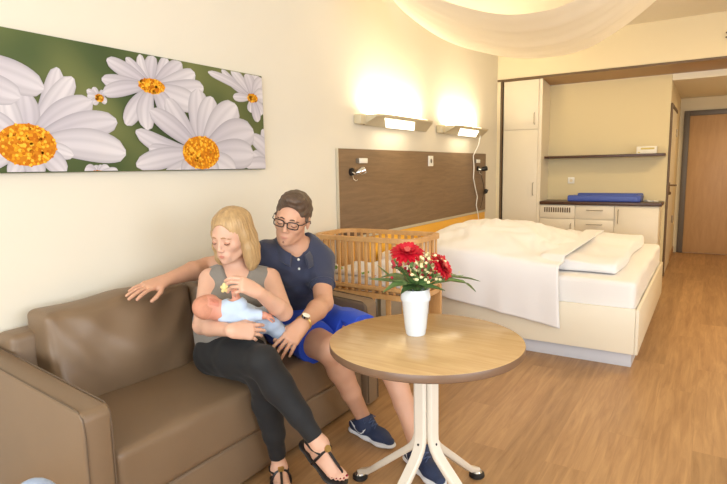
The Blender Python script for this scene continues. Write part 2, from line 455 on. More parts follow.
def hand_prims(W, d, n, thumb, sc=1., curl=(.35, .45, .3), spread=.09, tcurl=.35, thout=.7):
    """W wrist, d finger direction, n back-of-hand normal, thumb=+1/-1 side along d x n"""
    L = []; W = vec(W); d = unit(d); n = unit(vec(n)-d*(vec(n)@d)); s = np.cross(d, n)*thumb
    A = lambda p, k=.008: L.append((p, k*sc, 'u'))
    pl = .088*sc
    A(rc(W, W+d*pl*.35, .025*sc, .030*sc, (n, .5)), .02)
    for q, w in ((.028, .0155), (.0095, .016), (-.0095, .0155), (-.027, .014)):
        A(rc(W+d*.012*sc+s*q*.55*sc, W+d*pl*(1.0 if abs(q) < .02 else .93)+s*q*sc, .0145*sc, .0115*sc), .016)
    A(rc(W+d*.02*sc+s*.018*sc-n*.008*sc, W+d*.05*sc+s*.026*sc-n*.008*sc, .016*sc, .014*sc), .014)  # thumb pad
    fl = [(.0275, .93, (.041, .025, .020), .0086), (.0092, 1.0, (.046, .029, .021), .0088), (-.0092, .96, (.043, .027, .020), .0084), (-.0265, .86, (.033, .020, .018), .0076)]
    tips = []
    for i, (q, pf, ls, r) in enumerate(fl):
        P = W+d*pl*pf+s*q*sc; ang = 0; sp = (q/.027)*spread
        for j in range(3):
            c = curl[j]*(1+.18*i*(1 if curl[0] > .2 else .5)); ang += c
            dd = unit((d*math.cos(sp)+s*math.sin(sp))*math.cos(ang)-n*math.sin(ang))
            Q = P+dd*ls[j]*sc; A(rc(P, Q, r*sc*(1-.06*j), r*sc*(1-.06*(j+1))), .0035); P = Q
        tips.append((P, dd, n))
    P = W+d*.03*sc+s*.028*sc-n*.006*sc; ang = thout
    for j, (l, r) in enumerate(((.04, .0115), (.031, .0098), (.024, .0088))):
        a2 = ang-tcurl*j
        dd = unit(d*math.cos(a2)+s*math.sin(a2)-n*(.25+.12*j)); Q = P+dd*l*sc; A(rc(P, Q, r*sc, r*.93*sc), .008 if j == 0 else .0035); P = Q
    return L

def foot_prims(An, toe, up, side, sc=1., toes=True):
    """An ankle joint, toe = direction the foot points (along the sole), up = normal of sole, side=+1: big toe on the (toe x up) side"""
    L = []; A = lambda p, k=.015: L.append((p, k*sc, 'u'))
    d = unit(toe); u = unit(vec(up)-d*(vec(up)@d)); s = np.cross(d, u)*side; An = vec(An)
    h = An-u*.07*sc
    A(rc(An, h-d*.03*sc+u*.028*sc, .036*sc, .03*sc), .03)
    A(rc(h-d*.035*sc+u*.026*sc, h+d*.03*sc+u*.026*sc, .028*sc, .027*sc), .02)
    A(rc(An-u*.008*sc+d*.01*sc, h+d*.125*sc+u*.02*sc, .034*sc, .018*sc, (s, 1.12)), .03)
    for q, e in ((.024, .135), (.008, .14), (-.010, .132), (-.026, .12)):
        A(rc(h+d*.02*sc+s*q*.6*sc+u*.022*sc, h+d*e*sc+s*q*sc+u*.014*sc, .02*sc, .0145*sc), .02)
    nails = []
    if toes:
        for q, e, l, r in ((.029, .142, .042, .0125), (.010, .15, .034, .009), (-.005, .146, .03, .0082), (-.019, .138, .026, .0078), (-.032, .126, .022, .0072)):
            a = h+d*(e-.012)*sc+s*q*sc+u*.013*sc; b = a+d*(l*.6)*sc+u*.003*sc; c = b+d*(l*.45)*sc-u*.006*sc
            A(rc(a, b, r*sc, r*.95*sc), .006); A(rc(b, c, r*.95*sc, r*.9*sc), .004); nails.append((c+u*r*.72*sc, r*sc, d, u, s))
    return L, nails

def sdf_mesh(name, prims, h, mats, parent, pick=None, disp=None, cuts=(), grow=0., root=None, pad=.03):
    lo = np.min([p[0][1] for p in prims if p[2] == 'u'], 0)-pad-grow; hi = np.max([p[0][2] for p in prims if p[2] == 'u'], 0)+pad+grow
    F = Field(lo, hi, h)
    for p in prims:
        F.apply(p[0], max(p[1], 1e-4), p[2], grow if p[2] == 'u' else 0)
    if disp: F.disp(disp)
    for c in cuts: c(F)
    V, Q = F.mesh()
    r = parent
    while r is not None and r.parent is not None: r = r.parent
    o = np.array(r.location) if r is not None else np.zeros(3)
    me = bpy.data.meshes.new(name)
    me.vertices.add(len(V)); me.vertices.foreach_set('co', (V-o).ravel().astype(np.float32))
    me.loops.add(Q.size); me.loops.foreach_set('vertex_index', Q.ravel().astype(np.int32))
    me.polygons.add(len(Q)); me.polygons.foreach_set('loop_start', np.arange(0, Q.size, 4, dtype=np.int32))
    if not isinstance(mats, (list, tuple)): mats = [mats]
    for m in mats: me.materials.append(m)
    me.update(calc_edges=True); me.validate()
    if pick is not None and len(me.polygons) == len(Q):
        C = V[Q].mean(1); me.polygons.foreach_set('material_index', pick(C).astype(np.int32))
    me.polygons.foreach_set('use_smooth', [True]*len(me.polygons))
    ob = bpy.data.objects.new(name, me); COL.objects.link(ob)
    if parent is not None: ob.parent = parent
    return ob
# ------------------------------------------------------------------ camera
Ryaw, Rpitch, Rroll, FPX = 0.570077, 0.134399, -0.01910, 540.0
def cam_axes():
    cy, sy, cp, sp = math.cos(Ryaw), math.sin(Ryaw), math.cos(Rpitch), math.sin(Rpitch)
    f = np.array([-sy*cp, cy*cp, -sp]); r = np.array([cy, sy, 0]); u = np.cross(r, f); c, s = math.cos(Rroll), math.sin(Rroll)
    return c*r+s*u, -s*r+c*u, f
cr, cu, cf = cam_axes()
cam = bpy.data.objects.new('camera', bpy.data.cameras.new('camera')); COL.objects.link(cam)
mw = Matrix.Identity(4)
for i in range(3): mw[i][0] = cr[i]; mw[i][1] = cu[i]; mw[i][2] = -cf[i]
mw[0][3], mw[1][3], mw[2][3] = 0, 0, 1.35
cam.matrix_world = mw; cam.data.sensor_width = 36; cam.data.lens = 36*FPX/727; cam.data.clip_start = .05
scn.camera = cam
scn.view_settings.view_transform = 'Standard'; scn.view_settings.look = 'None'; scn.view_settings.gamma = 1; scn.view_settings.exposure = .28

# ------------------------------------------------------------------ the room
WX = -2.35; CZ = 2.88; YF = 6.9; YB = -2.6; XR = 2.6; YE = 9.46; HX = -.43
struct(MB().box((WX-.1, YB-.1, -.06), (XR+.1, YE+.1, 0)), 'floor', M['floor'])
struct(MB().box((WX-.1, YB-.1, CZ), (XR+.1, 7.3, CZ+.1)), 'ceiling', M['ceil'])
struct(MB().box((WX-.1, YB-.1, 0), (WX, 7.5, CZ)), 'wall_left', M['wall'])
b = MB()   # back wall with a window opening, behind the camera
b.box((WX, YB-.12, 0), (XR, YB, .8)).box((WX, YB-.12, 2.4), (XR, YB, CZ)).box((WX, YB-.12, .8), (-1.7, YB, 2.4)).box((1.9, YB-.12, .8), (XR, YB, 2.4))
struct(b, 'wall_back', M['wall'])
b = MB(); b.box((XR, YB, 0), (XR+.12, YF, .8)).box((XR, YB, 2.4), (XR+.12, YF, CZ)).box((XR, YB, .8), (XR+.12, -1.2, 2.4)).box((XR, 2.2, .8), (XR+.12, YF, 2.4))
struct(b, 'wall_right', M['wall'])
for nm, lo, hi in (('window_1', (-1.7, YB-.08, .8), (1.9, YB-.03, 2.4)), ('window_added', (XR+.03, -1.2, .8), (XR+.08, 2.2, 2.4))):  # the right-wall window is unseen, added to let soft side light in
    b = MB(); t = .06; long = 0 if nm == 'window_1' else 1
    b.box(lo, (hi[0], hi[1], lo[2]+t)).box((lo[0], lo[1], hi[2]-t), hi)
    for q in (0, .5, 1):
        a = list(lo); c = list(hi); span = hi[long]-lo[long]-t; a[long] = lo[long]+q*span; c[long] = a[long]+t; b.box(a, c)
    struct(b, nm, M['white'])
# bulkhead above the niche and the passage, brown soffit, end of the room
struct(MB().box((WX, YF, 2.432), (XR, 7.3, CZ)), 'wall_bulkhead', M['wallfar'])
struct(MB().prism([(YF+.005, 2.410), (7.298, 2.362), (7.298, 2.430), (YF+.005, 2.430)], 'x', WX, 1.1), 'ceiling_soffit', M['soffit'])
struct(MB().box((WX+.002, YF-.012, 2.411), (1.1, YF+.004, 2.434)).box((WX+.045, YF-.012, 0), (WX+.070, YF+.02, 2.41)), 'trim_1', M['darktrim'])
struct(MB().box((WX+.0, YF-.004, 0), (WX+.045, YF+.02, 2.41)), 'trim_2', M['wallfar'])
struct(MB().box((1.1, YF, 0), (XR, 7.3, 2.432)), 'wall_far', M['wallfar'])
struct(MB().box((WX, 7.3, 0), (HX-.002, 7.36, 2.361)), 'wall_niche', M['niche'])
struct(MB().box((HX-.08, 7.361, 0), (HX, YE, 2.361)), 'wall_passage', M['wallfar'])
struct(MB().box((HX+.001, 7.299, 2.29), (1.099, YE, 2.361)), 'ceiling_passage', M['ceil'])
struct(MB().box((1.1, 7.3, 0), (1.2, YE, 2.4)), 'wall_passage_right', M['wallfar'])
struct(MB().box((HX-.04, YE, 0), (1.2, YE+.1, 2.4)), 'wall_end', M['wallfar'])
struct(MB().box((HX, 8.56, 0), (HX+.012, YE-.01, .09), .003), 'baseboard_passage', M['doorwood'])
struct(MB().box((WX, YB, 0), (WX+.012, YF-.02, .08), .003), 'baseboard_left', M['crib'])
# door at the end of the passage
d = struct(MB().box((-.30, YE-.03, .008), (.62, YE-.006, 2.03), .003), 'door_1', M['doorwood'])
part(MB().box((-.375, YE-.045, 0), (-.30, YE-.001, 2.105), .006).box((.62, YE-.045, 0), (.695, YE-.001, 2.105), .006).box((-.30, YE-.045, 2.03), (.62, YE-.001, 2.105), .006), 'door_frame', M['doorframe'], d)
h = MB(); h.tube([(.55, YE-.03, 1.05), (.55, YE-.085, 1.05), (.43, YE-.085, 1.05)], .01)
part(h, 'door_handle', M['steel'], d)
# door in the side wall of the passage
d = struct(MB().box((HX+.002, 7.41, .008), (HX+.016, 8.36, 1.99), .003), 'door_2', M['cream'])
part(MB().box((HX-.001, 7.302, 0), (HX+.02, 7.405, 2.04), .004).box((HX-.001, 7.405, 1.995), (HX+.02, 8.42, 2.04), .004).box((HX-.001, 8.365, 0), (HX+.006, 8.42, 1.995), .004), 'door_frame', M['darktrim'], d)
h = MB(); h.box((HX+.016, 7.475, .97), (HX+.024, 7.53, 1.12), .003).tube([(HX+.02, 7.50, 1.085), (HX+.075, 7.50, 1.085), (HX+.08, 7.52, 1.085), (HX+.08, 7.66, 1.08)], .011)
h.ell((HX+.03, 7.50, .99), (.012, .014, .02))
part(h, 'door_handle', M['darktrim'], d)
for z in (1.74, .60):
    part(MB().tube([(HX+.024, 8.36, z-.05), (HX+.024, 8.36, z+.05)], .011), 'hinge', M['steel'], d)
# fixture on the bulkhead at the right edge
f = thing('wall_coat_bar', 'small dark double-bar fixture high on the bulkhead above the passage', 'wall fixture', (.12, YF, 2.62))
part(MB().box((.05, YF-.035, 2.655), (.22, YF-.02, 2.67), .003).box((.05, YF-.035, 2.61), (.22, YF-.02, 2.625), .003), 'bar', M['darktrim'], f)
part(MB().box((.10, YF-.022, 2.60), (.17, YF-.0005, 2.68), .004), 'mounting_plate', M['steel'], f)

# ------------------------------------------------------------------ wardrobe, cupboard, shelf
X0, X1 = WX+.080, -1.79
w = thing('wardrobe', 'tall cream wardrobe with two stacked doors beside the niche', 'wardrobe', ((X0+X1)/2, 7.1, 0))
part(MB().prism([(YF+.02, 0), (7.296, 0), (7.296, 2.360), (YF+.02, 2.404)], 'x', X0, X1), 'carcass', M['cream'], w)
for z0, z1, hz in ((.08, 1.795, (.98, 1.14)), (1.803, 2.402, (1.86, 2.0))):
    dd = part(MB().box((X0+.004, YF-.0, z0), (X1-.04, YF+.019, z1), .003), 'door', M['cream'], w)
    hx = X1-.085; part(MB().tube([(hx, YF+.001, hz[0]), (hx, YF-.028, hz[0]+.012), (hx, YF-.028, hz[1]-.012), (hx, YF+.001, hz[1])], .0055), 'handle', M['steel'], dd)
c = thing('base_cabinet', 'low cream base cabinet with vent, drawers and door under the dark counter', 'cabinet', (-1.12, 7.1, 0))
CX0, CX1 = X1+.003, -.465
part(MB().box((CX0, YF+.03, 0), (CX1, 7.296, .868), .002), 'carcass', M['cream'], c)
def front(x0, x1, z0, z1, hnd, nm):
    d = part(MB().box((x0+.003, YF+.008, z0+.003), (x1-.003, YF+.0295, z1-.003), .003), nm, M['cream'], c)
    if hnd:
        (a, za), (e, ze) = hnd
        A = Vector((a, YF+.01, za)); E = Vector((e, YF+.01, ze)); dv = (E-A).normalized()*.012; o = Vector((0, -.03, 0))
        part(MB().tube([A, A+dv+o, E-dv+o, E], .0055), 'handle', M['steel'], d)
    return d
xs = [CX0, -1.365, -.925, CX1]
v = front(xs[0], xs[1], .70, .866, None, 'vent_panel')
b = MB()
for i in range(12): b.box((xs[0]+.055+i*.027, YF+.003, .775), (xs[0]+.071+i*.027, YF+.009, .835), .002)
part(b, 'vent_slots', M['darktrim'], v)
front(xs[0], xs[1], .08, .697, ((-1.41, .50), (-1.41, .64)), 'door')
for z0, z1 in ((.70, .866), (.53, .697), (.31, .527), (.08, .307)): front(xs[1], xs[2], z0, z1, ((-1.235, (z0+z1)/2+.025), (-1.055, (z0+z1)/2+.025)), 'drawer')
front(xs[2], xs[3], .08, .866, ((-.885, .66), (-.885, .82)), 'door')
tag(MB().box((CX0, YF-.012, .870), (-.442, 7.296, .908), .004).build('countertop', M['counter'], origin=(-1.12, 7.1, .87)), 'dark brown wooden countertop above the cream base cabinet', 'countertop')
tag(MB().box((X1+.002, 7.06, 1.435), (HX-.02, 7.298, 1.465), .003).build('wall_shelf', M['counter'], origin=(-1.1, 7.18, 1.435)), 'long thin dark brown wall shelf across the niche', 'shelf')
p = thing('changing_pad', 'bright blue vinyl changing pad lying on the dark countertop', 'changing mat', (-1.06, 7.08, .909))
part(MB().box((-1.46, 6.95, .909), (-.70, 7.26, .94), .012), 'pad', M['padblue'], p)
part(MB().box((-1.465, 6.925, .909), (-.68, 6.985, .985), .018, 3).box((-1.40, 7.19, .909), (-.66, 7.27, 1.0), .018, 3).box((-.72, 6.94, .909), (-.66, 7.26, .99), .018, 3).box((-1.465, 6.94, .909), (-1.41, 7.24, .975), .018, 3), 'raised_border', M['padblue'], p)
b = thing('tissue_box', 'white cardboard tissue box standing on the dark wall shelf', 'box', (-.64, 7.17, 1.466))
part(MB().box((-.745, 7.10, 1.466), (-.535, 7.22, 1.548), .002), 'carton', M['paper'], b)
part(MB().box((-.70, 7.098, 1.512), (-.56, 7.1, 1.532)).box((-.73, 7.0985, 1.474), (-.705, 7.1, 1.486)), 'printed_band', mat('print_mustard', (206, 190, 110), .6), b)
part(MB().prism([(-.69, 7.16), (-.64, 7.145), (-.59, 7.16), (-.64, 7.175)], 'z', 1.548, 1.552), 'opening', M['white'], b)
t = MB(); t.tube([(-.635+.0, 7.12, .914), (-.60, 7.06, .925), (-.57, 7.1, .914), (-.53, 7.04, .92), (-.50, 7.12, .914)], .009)
tag(t.build('folded_cloth', M['white'], origin=(-.57, 7.08, .909)), 'small crumpled white cloth beside the blue changing pad', 'cloth')
def socket(name, label, o, ax, mats=('white', 'doorframe'), w=.08, hh=.08):
    t = thing(name, label, 'wall socket' if 'socket' in name else 'plug switch', o)
    x, y, z = o
    if ax == 'y':
        part(MB().box((x-w/2, y-.012, z-hh/2), (x+w/2, y, z+hh/2), .004), 'plate', M[mats[0]], t)
        part(MB().ell((x, y-.011, z), (.02, .006, .02)), 'outlet', M[mats[1]], t)
    else:
        part(MB().box((x, y-w/2, z-hh/2), (x+.012, y+w/2, z+hh/2), .004), 'plate', M[mats[0]], t)
        part(MB().ell((x+.011, y, z), (.006, .02, .024)), 'outlet', M[mats[1]], t)
socket('wall_socket', 'small cream wall socket on the niche wall above the counter', (-1.50, 7.299, 1.155), 'y', ('white', 'wallfar'))

# ------------------------------------------------------------------ headboard wall panel, things on it, lamps
hb = thing('headboard_panel', 'wide brown wood-veneer headboard panel mounted above the bed', 'headboard', (WX, 4.7, .8))
part(MB().box((WX+.001, 3.31, .825), (WX+.022, 6.44, 1.505), .002), 'veneer_panel', M['headboard'], hb)
part(MB().box((WX+.001, 3.302, .80), (WX+.026, 6.445, .824), .002).box((WX+.001, 3.30, .824), (WX+.024, 3.309, 1.507), .001), 'edge_strip', M['alu'], hb)
tag(MB().box((WX+.001, 3.31, .42), (WX+.016, 6.44, .797), .002).build('yellow_wall_panel', M['yellow'], origin=(WX, 4.7, .42)), 'glossy yellow wall panel below the brown headboard', 'wall panel')
PX = WX+.0225
socket('light_switch', 'white light switch plate in the middle of the brown headboard', (PX, 4.87, 1.415), 'x', w=.10, hh=.10)
for y, nm in ((3.64, 'near'), (6.16, 'far')):
    t = thing('call_switch', 'small white call button plate above the %s reading spotlight' % nm, 'switch', (PX, y, 1.415))
    part(MB().box((PX, y-.06, 1.395), (PX+.012, y+.06, 1.435), .004), 'plate', M['white'], t)
    part(MB().box((PX, y-.095, 1.397), (PX+.009, y-.062, 1.433), .003), 'bracket', M['doorframe'], t)
for y, nm, q in ((3.47, 'chrome reading spotlight at the near end of the brown headboard', 1), (6.16, 'chrome reading spotlight at the far end of the brown headboard', -1)):
    t = thing('reading_spotlight', nm, 'spotlight', (PX, y, 1.32))
    part(MB().tube([(PX, y, 1.33), (PX+.015, y, 1.33)], .03, 18), 'mount', M['black'], t)
    part(MB().tube([(PX+.01, y, 1.325), (PX+.035, y+.005, 1.315), (PX+.05, y+.01, 1.325)], .007), 'arm', M['chrome'], t)
    a = Vector((PX+.045, y+.0, 1.318)); e = Vector((PX+.095, y+.05, 1.342 if q > 0 else 1.33))
    hd = part(MB().tube([a, a.lerp(e, .3), a.lerp(e, .8), e], [.014, .026, .029, .027], 16), 'lamp_head', M['chrome'] if q > 0 else M['black'], t)
    part(MB().tube([e, e+(e-a)*.04], .024, 16), 'lens', M['white'], hd)
    part(MB().tube([(PX+.02, y-.005, 1.30), (PX+.03, y-.015, 1.275), (PX+.04, y, 1.262), (PX+.045, y+.02, 1.27)], .0055), 'knob', M['chrome'], t)
cd = thing('power_cord', 'white cord hanging from the far wall lamp down to the bed', 'cord', (PX, 6.0, 1.7))
pts = [(WX+.12, 5.98, 1.70), (WX+.10, 5.985, 1.6), (PX+.012, 5.99, 1.48), (PX+.01, 6.02, 1.35), (PX+.012, 6.0, 1.22), (PX+.014, 6.06, 1.1), (PX+.012, 6.13, 1.0), (PX+.01, 6.10, .9), (PX+.014, 6.15, .80), (PX+.02, 6.17, .70)]
part(MB().tube(pts, .006, 8), 'wire', M['white'], cd)
cd = thing('handset_cord', 'thin dark cord with small hook at the far end of headboard', 'cord', (PX, 6.3, 1.2))
part(MB().tube([(PX+.01, 6.20, 1.32), (PX+.02, 6.30, 1.15), (PX+.012, 6.36, 1.06), (PX+.012, 6.30, .95), (PX+.012, 6.24, .86)], .003, 6), 'wire', M['black'], cd)
part(MB().box((PX, 6.39, 1.03), (PX+.03, 6.42, 1.08), .006).tube([(PX+.01, 6.36, 1.02), (PX+.04, 6.38, 1.035), (PX+.04, 6.41, 1.07)], .006), 'hook', M['black'], cd)

def wall_lamp(y0, y1, label, d0, d1, ye):
    t = thing('wall_lamp', label, 'lamp', (WX, (y0+y1)/2, 1.7))
    x = WX+.002; L = y1-y0
    # wing: thick at the wall, thin at the front, pointed at the far end
    prof = [(0, 1.695), (.05, 1.69), (.235, 1.752), (.24, 1.768), (.05, 1.765), (0, 1.77)]
    b = MB(); secs = []
    for q, s in ((0.06, .86), (.12, 1), (.80, 1), (1.0, .92)):
        secs.append([(x+p[0]*s*.86, y0+q*L-(y1-ye if q == 1 else 0)*p[0]/.24, p[1]) for p in prof])
    V = [v for s in secs for v in s]; n = len(prof); F = []
    for i in range(len(secs)-1):
        for k in range(n): F.append((i*n+k, i*n+(k+1) % n, (i+1)*n+(k+1) % n, (i+1)*n+k))
    F += [tuple(range(n)), tuple(range((len(secs)-1)*n, len(secs)*n))]
    b.add(V, F); part(b, 'lamp_wing', M['doorframe2'], t)
    part(MB().box((x, y0+.0, 1.695), (x+.07, y0+.16, 1.772), .012), 'housing', M['doorframe2'], t)
    # diffuser set into the sloped underside
    def under(px_, y, off): 
        k = (px_-.05)/.185; return (x+px_*.86, y, 1.69+k*.062-off)
    dd = MB(); dd.add([under(.055, d0, .0015), under(.055, d1, .0015), under(.205, d1-.24, .0015), under(.205, d0-.24, .0015)], [(0, 1, 2, 3)])
    dd.add([under(.055, d0, .004), under(.055, d1, .004), under(.205, d1-.24, .004), under(.205, d0-.24, .004)], [(0, 1, 2, 3)])
    part(dd, 'diffuser', M['lampglow'], t, 0)
    part(MB().tube([(x+.06, y0+.12, 1.785), (x+.06, y1-.08, 1.785)], .013, 12), 'light_tube', M['lamptube'], t)
    part(MB().ell((x+.045, y0+.08, 1.694), (.008, .012, .004)), 'button', M['darktrim'], t)
    for nm, loc, rot, pw, sx, sy in (('uplight', (x+.10, (y0+y1)/2, 1.80), (0, PI, 0), UPW, .12, L*.8), ('downlight', (x+.13, (d0+d1)/2-.12, 1.67), (0, 0, 0), DNW, .14, d1-d0)):
        ld = bpy.data.lights.new(nm, 'AREA'); ld.shape = 'RECTANGLE'; ld.size = sx; ld.size_y = sy; ld.energy = pw; ld.color = WARM
        lo = bpy.data.objects.new(nm, ld); lo.location = loc; lo.rotation_euler = rot; COL.objects.link(lo); lo.parent = t; lo.location = Vector(loc)-t.location
WARM = (1, .83, .58); UPW = 10; DNW = .5
M['doorframe2'] = mat('beige_lamp_metal', (206, 194, 164), .4)
M['lamptube'] = tubemat('lamp_tube', (255, 236, 190), 12)
wall_lamp(3.55, 4.79, 'wing-shaped wall lamp over the near half of the headboard', 3.97, 4.48, 4.58)
wall_lamp(5.05, 6.24, 'wing-shaped wall lamp over the far half of the headboard', 5.50, 6.02, 6.03)

# ------------------------------------------------------------------ fabric canopy under the ceiling
def spl(pts, x):
    for i in range(len(pts)-1):
        if x <= pts[i+1][0] or i == len(pts)-2:
            p0 = pts[max(i-1, 0)]; p1 = pts[i]; p2 = pts[i+1]; p3 = pts[min(i+2, len(pts)-1)]
            t = (x-p1[0])/(p2[0]-p1[0]); m1 = (p2[1]-p0[1])/(p2[0]-p0[0])*(p2[0]-p1[0]); m2 = (p3[1]-p1[1])/(p3[0]-p1[0])*(p2[0]-p1[0])
            return (2*t**3-3*t*t+1)*p1[1]+(t**3-2*t*t+t)*m1+(-2*t**3+3*t*t)*p2[1]+(t**3-t*t)*m2
far = [(-2.33, 2.79), (-2.09, 2.545), (-1.77, 2.315), (-1.42, 2.174), (-1.13, 2.11), (-.79, 2.12), (-.55, 2.225), (-.3, 2.41), (.15, 2.86)]
near = [(-2.05, 2.86), (-1.75, 2.56), (-1.37, 2.305), (-1.2, 2.225), (-1.01, 2.16), (-.85, 2.14), (-.675, 2.155), (-.4, 2.27), (.3, 2.86)]
nu, nv = 70, 30; V = []; F = []
for j in range(nv+1):
    v = j/nv; y = 3.0+v
    for i in range(nu+1):
        u = i/nu; xa = near[0][0]+u*(near[-1][0]-near[0][0]); xb = far[0][0]+u*(far[-1][0]-far[0][0])
        za = spl(near, xa); zb = spl(far, xb); x = xa+(xb-xa)*v; z = za+(zb-za)*v
        z += -.03*math.sin(PI*v)*math.sin(PI*u)+.004*math.sin(v*40+u*5)*math.sin(PI*u)+.006*math.sin(v*17+2*math.sin(u*4))*math.sin(PI*u)
        V.append((x, y, z))
for j in range(nv):
    for i in range(nu): k = j*(nu+1)+i; F.append((k, k+1, k+nu+2, k+nu+1))
cn = thing('fabric_canopy', 'sheer white fabric canopy sagging from the ceiling over the room', 'canopy', (-1, 3.5, 2.88))
fb = part(MB().add(V, F), 'cloth', M['canopy'], cn, 180)
rail = MB()
for P in (near, far):
    yy = 3.0 if P is near else 4.0
    for q in (0, -1): part(MB().tube([(P[q][0], yy, P[q][1]-.005), (P[q][0], yy, CZ)], .006, 8), 'ceiling_hook', M['steel'], cn)

# ------------------------------------------------------------------ flower picture
pc = thing('canvas_picture', 'wide canvas print of white daisies on green above the sofa', 'picture', (WX, 1.6, 1.64))
Y0, Y1, Z0, Z1, XF = .62, 2.515, 1.36, 1.917, WX+.03
part(MB().box((WX+.002, Y0, Z0), (XF, Y1, Z1), .003), 'canvas', M['canvas'], pc)
DAISY = [([1.13, 1.471], 0.115, 0.084, [(1.282, 1.791, 0.082), (1.341, 1.76, 0.088), (1.417, 1.671, 0.104), (1.53, 1.591, 0.113), (1.564, 1.447, 0.135), (1.314, 1.432, 0.061), (1.274, 1.353, 0.082), (1.162, 1.34, 0.078), (1.06, 1.342, 0.065), (1.136, 1.682, 0.087), (1.063, 1.652, 0.084), (0.965, 1.587, 0.078), (0.927, 1.459, 0.075), (.93, 1.38, .07)]),
([1.731, 1.769], 0.074, 0.035, [(1.503, 1.859, 0.068), (1.471, 1.768, 0.067), (1.471, 1.709, 0.067), (1.574, 1.576, 0.08), (1.685, 1.559, 0.092), (1.814, 1.636, 0.089), (2.006, 1.701, 0.114), (2.052, 1.796, 0.108), (2.0, 1.863, 0.099), (1.917, 1.905, 0.085), (1.829, 1.918, 0.07), (1.747, 1.916, 0.067), (1.673, 1.908, 0.05), (1.6, 1.882, 0.048)]),
([2.672, 1.329], 0.076, 0.049, [(2.392, 1.56, 0.097), (2.402, 1.459, 0.097), (2.348, 1.38, 0.11), (2.493, 1.599, 0.103), (2.344, 1.312, 0.096)]),
([2.423, 1.779], 0.042, 0.025, [(2.093, 1.885, 0.044), (2.191, 1.909, 0.051), (2.263, 1.923, 0.061), (2.384, 1.918, 0.077), (2.465, 1.929, 0.079), (2.526, 1.898, 0.083), (2.54, 1.798, 0.083), (2.506, 1.692, 0.083), (2.401, 1.695, 0.065), (2.268, 1.771, 0.048), (2.463, 1.643, 0.067)]),
([2.013, 1.453], 0.125, 0.088, [(1.622, 1.547, 0.086), (1.612, 1.388, 0.097), (1.71, 1.652, 0.097), (1.809, 1.716, 0.101), (2.012, 1.785, 0.132), (2.105, 1.755, 0.121), (2.285, 1.725, 0.167), (2.416, 1.584, 0.185), (2.407, 1.448, 0.165), (2.252, 1.336, 0.143), (2.092, 1.318, 0.129), (1.896, 1.323, 0.115), (1.777, 1.325, 0.108), (1.688, 1.467, 0.088)]),
([1.456, 1.686], .018, .014, [(1.40, 1.715, .03), (1.43, 1.73, .03), (1.48, 1.72, .03), (1.40, 1.69, .03), (1.42, 1.66, .03), (1.49, 1.67, .03)]),
([1.42, 1.352], .03, .012, [(1.36, 1.37, .05), (1.48, 1.375, .05), (1.52, 1.36, .05), (1.40, 1.385, .04), (1.45, 1.385, .04)]),
([.86, 1.78], .05, .04, [(1.215, 1.70, .12), (1.12, 1.655, .11), (1.03, 1.62, .1)]),
]
pb = MB(); layer = [0]; rnd = random.Random(3)
def lin(c): return srgb(*c)[:3]
WHT, LIL, GRY = lin((226, 222, 226)), lin((180, 174, 188)), lin((134, 130, 142))
def mixc(a, b, t): return tuple(a[i]*(1-t)+b[i]*t for i in range(3))
cl = lambda v, a, b: max(a, min(b, v))
def petal(cy, cz, ty, tz, w):
    layer[0] += 1; x = XF+.0006+layer[0]*.00004
    dy, dz = ty-cy, tz-cz; L = math.hypot(dy, dz); uy, uz = dy/L, dz/L; bend = rnd.uniform(-.10, .10)*L
    n, m = 14, 8; V = []; C = []; tone = rnd.uniform(0, .35)
    for i in range(n+1):
        t = .08+.92*i/n; ww = w*.66*(max(0, math.sin(PI*min(1, t**1.15*.93+.03)))**.55)*(.55+.45*t); off = bend*math.sin(PI*t)
        if i == n: ww *= .45
        for k in range(m+1):
            s = k/m*2-1; y = cy+dy*t-uz*(s*ww+off); z = cz+dz*t+uy*(s*ww+off)
            V.append((x, cl(y, Y0+.004, Y1-.003), cl(z, Z0+.004, Z1-.004)))
            c = mixc(WHT, LIL, cl(tone+(1-t)*.55, 0, 1)); c = mixc(c, GRY, cl(abs(s)**3*.55+(.22 if k in (2, 5) else 0)+max(0, .3-t), 0, 1)); C.append(c)
    F = [(i*(m+1)+k, i*(m+1)+k+1, (i+1)*(m+1)+k+1, (i+1)*(m+1)+k) for i in range(n) for k in range(m)]
    pb.add(V, F, 0, C)
def disc(cy, cz, ry, rz):
    layer[0] += 3; x = XF+.0006+layer[0]*.00004; A, B, D = lin((236, 158, 30)), lin((196, 112, 14)), lin((246, 190, 60))
    for i in range(int(40+ry*1800)):
        r = math.sqrt(rnd.random()); a = rnd.random()*2*PI; s = .0055+.004*(1-r); y = cy+ry*r*math.cos(a); z = cz+rz*r*math.sin(a)
        if i == 0: s = 0
        c = [A, B, D][rnd.randrange(3)]; V = []; 
        for k in range(6): V.append((x+.0002+.00001*(i % 7), cl(y+s*math.cos(k*PI/3), Y0+.004, Y1-.003), cl(z+s*math.sin(k*PI/3), Z0+.004, Z1-.004)))
        pb.add(V, [(0, 1, 2, 3, 4, 5)], 0, [c]*6)
    V = [(x, cl(cy+ry*math.cos(k*PI/16), Y0+.004, Y1-.003), cl(cz+rz*math.sin(k*PI/16), Z0+.004, Z1-.004)) for k in range(32)]
    pb.add(V, [tuple(range(32))], 0, [lin((206, 128, 24))]*32) if False else pb.add([(x, cl(cy, Y0+.004, Y1-.003), cl(cz, Z0+.004, Z1-.004))]+V, [(0, k+1, (k+1) % 32+1) for k in range(32)], 0, [lin((206, 128, 24))]*33)
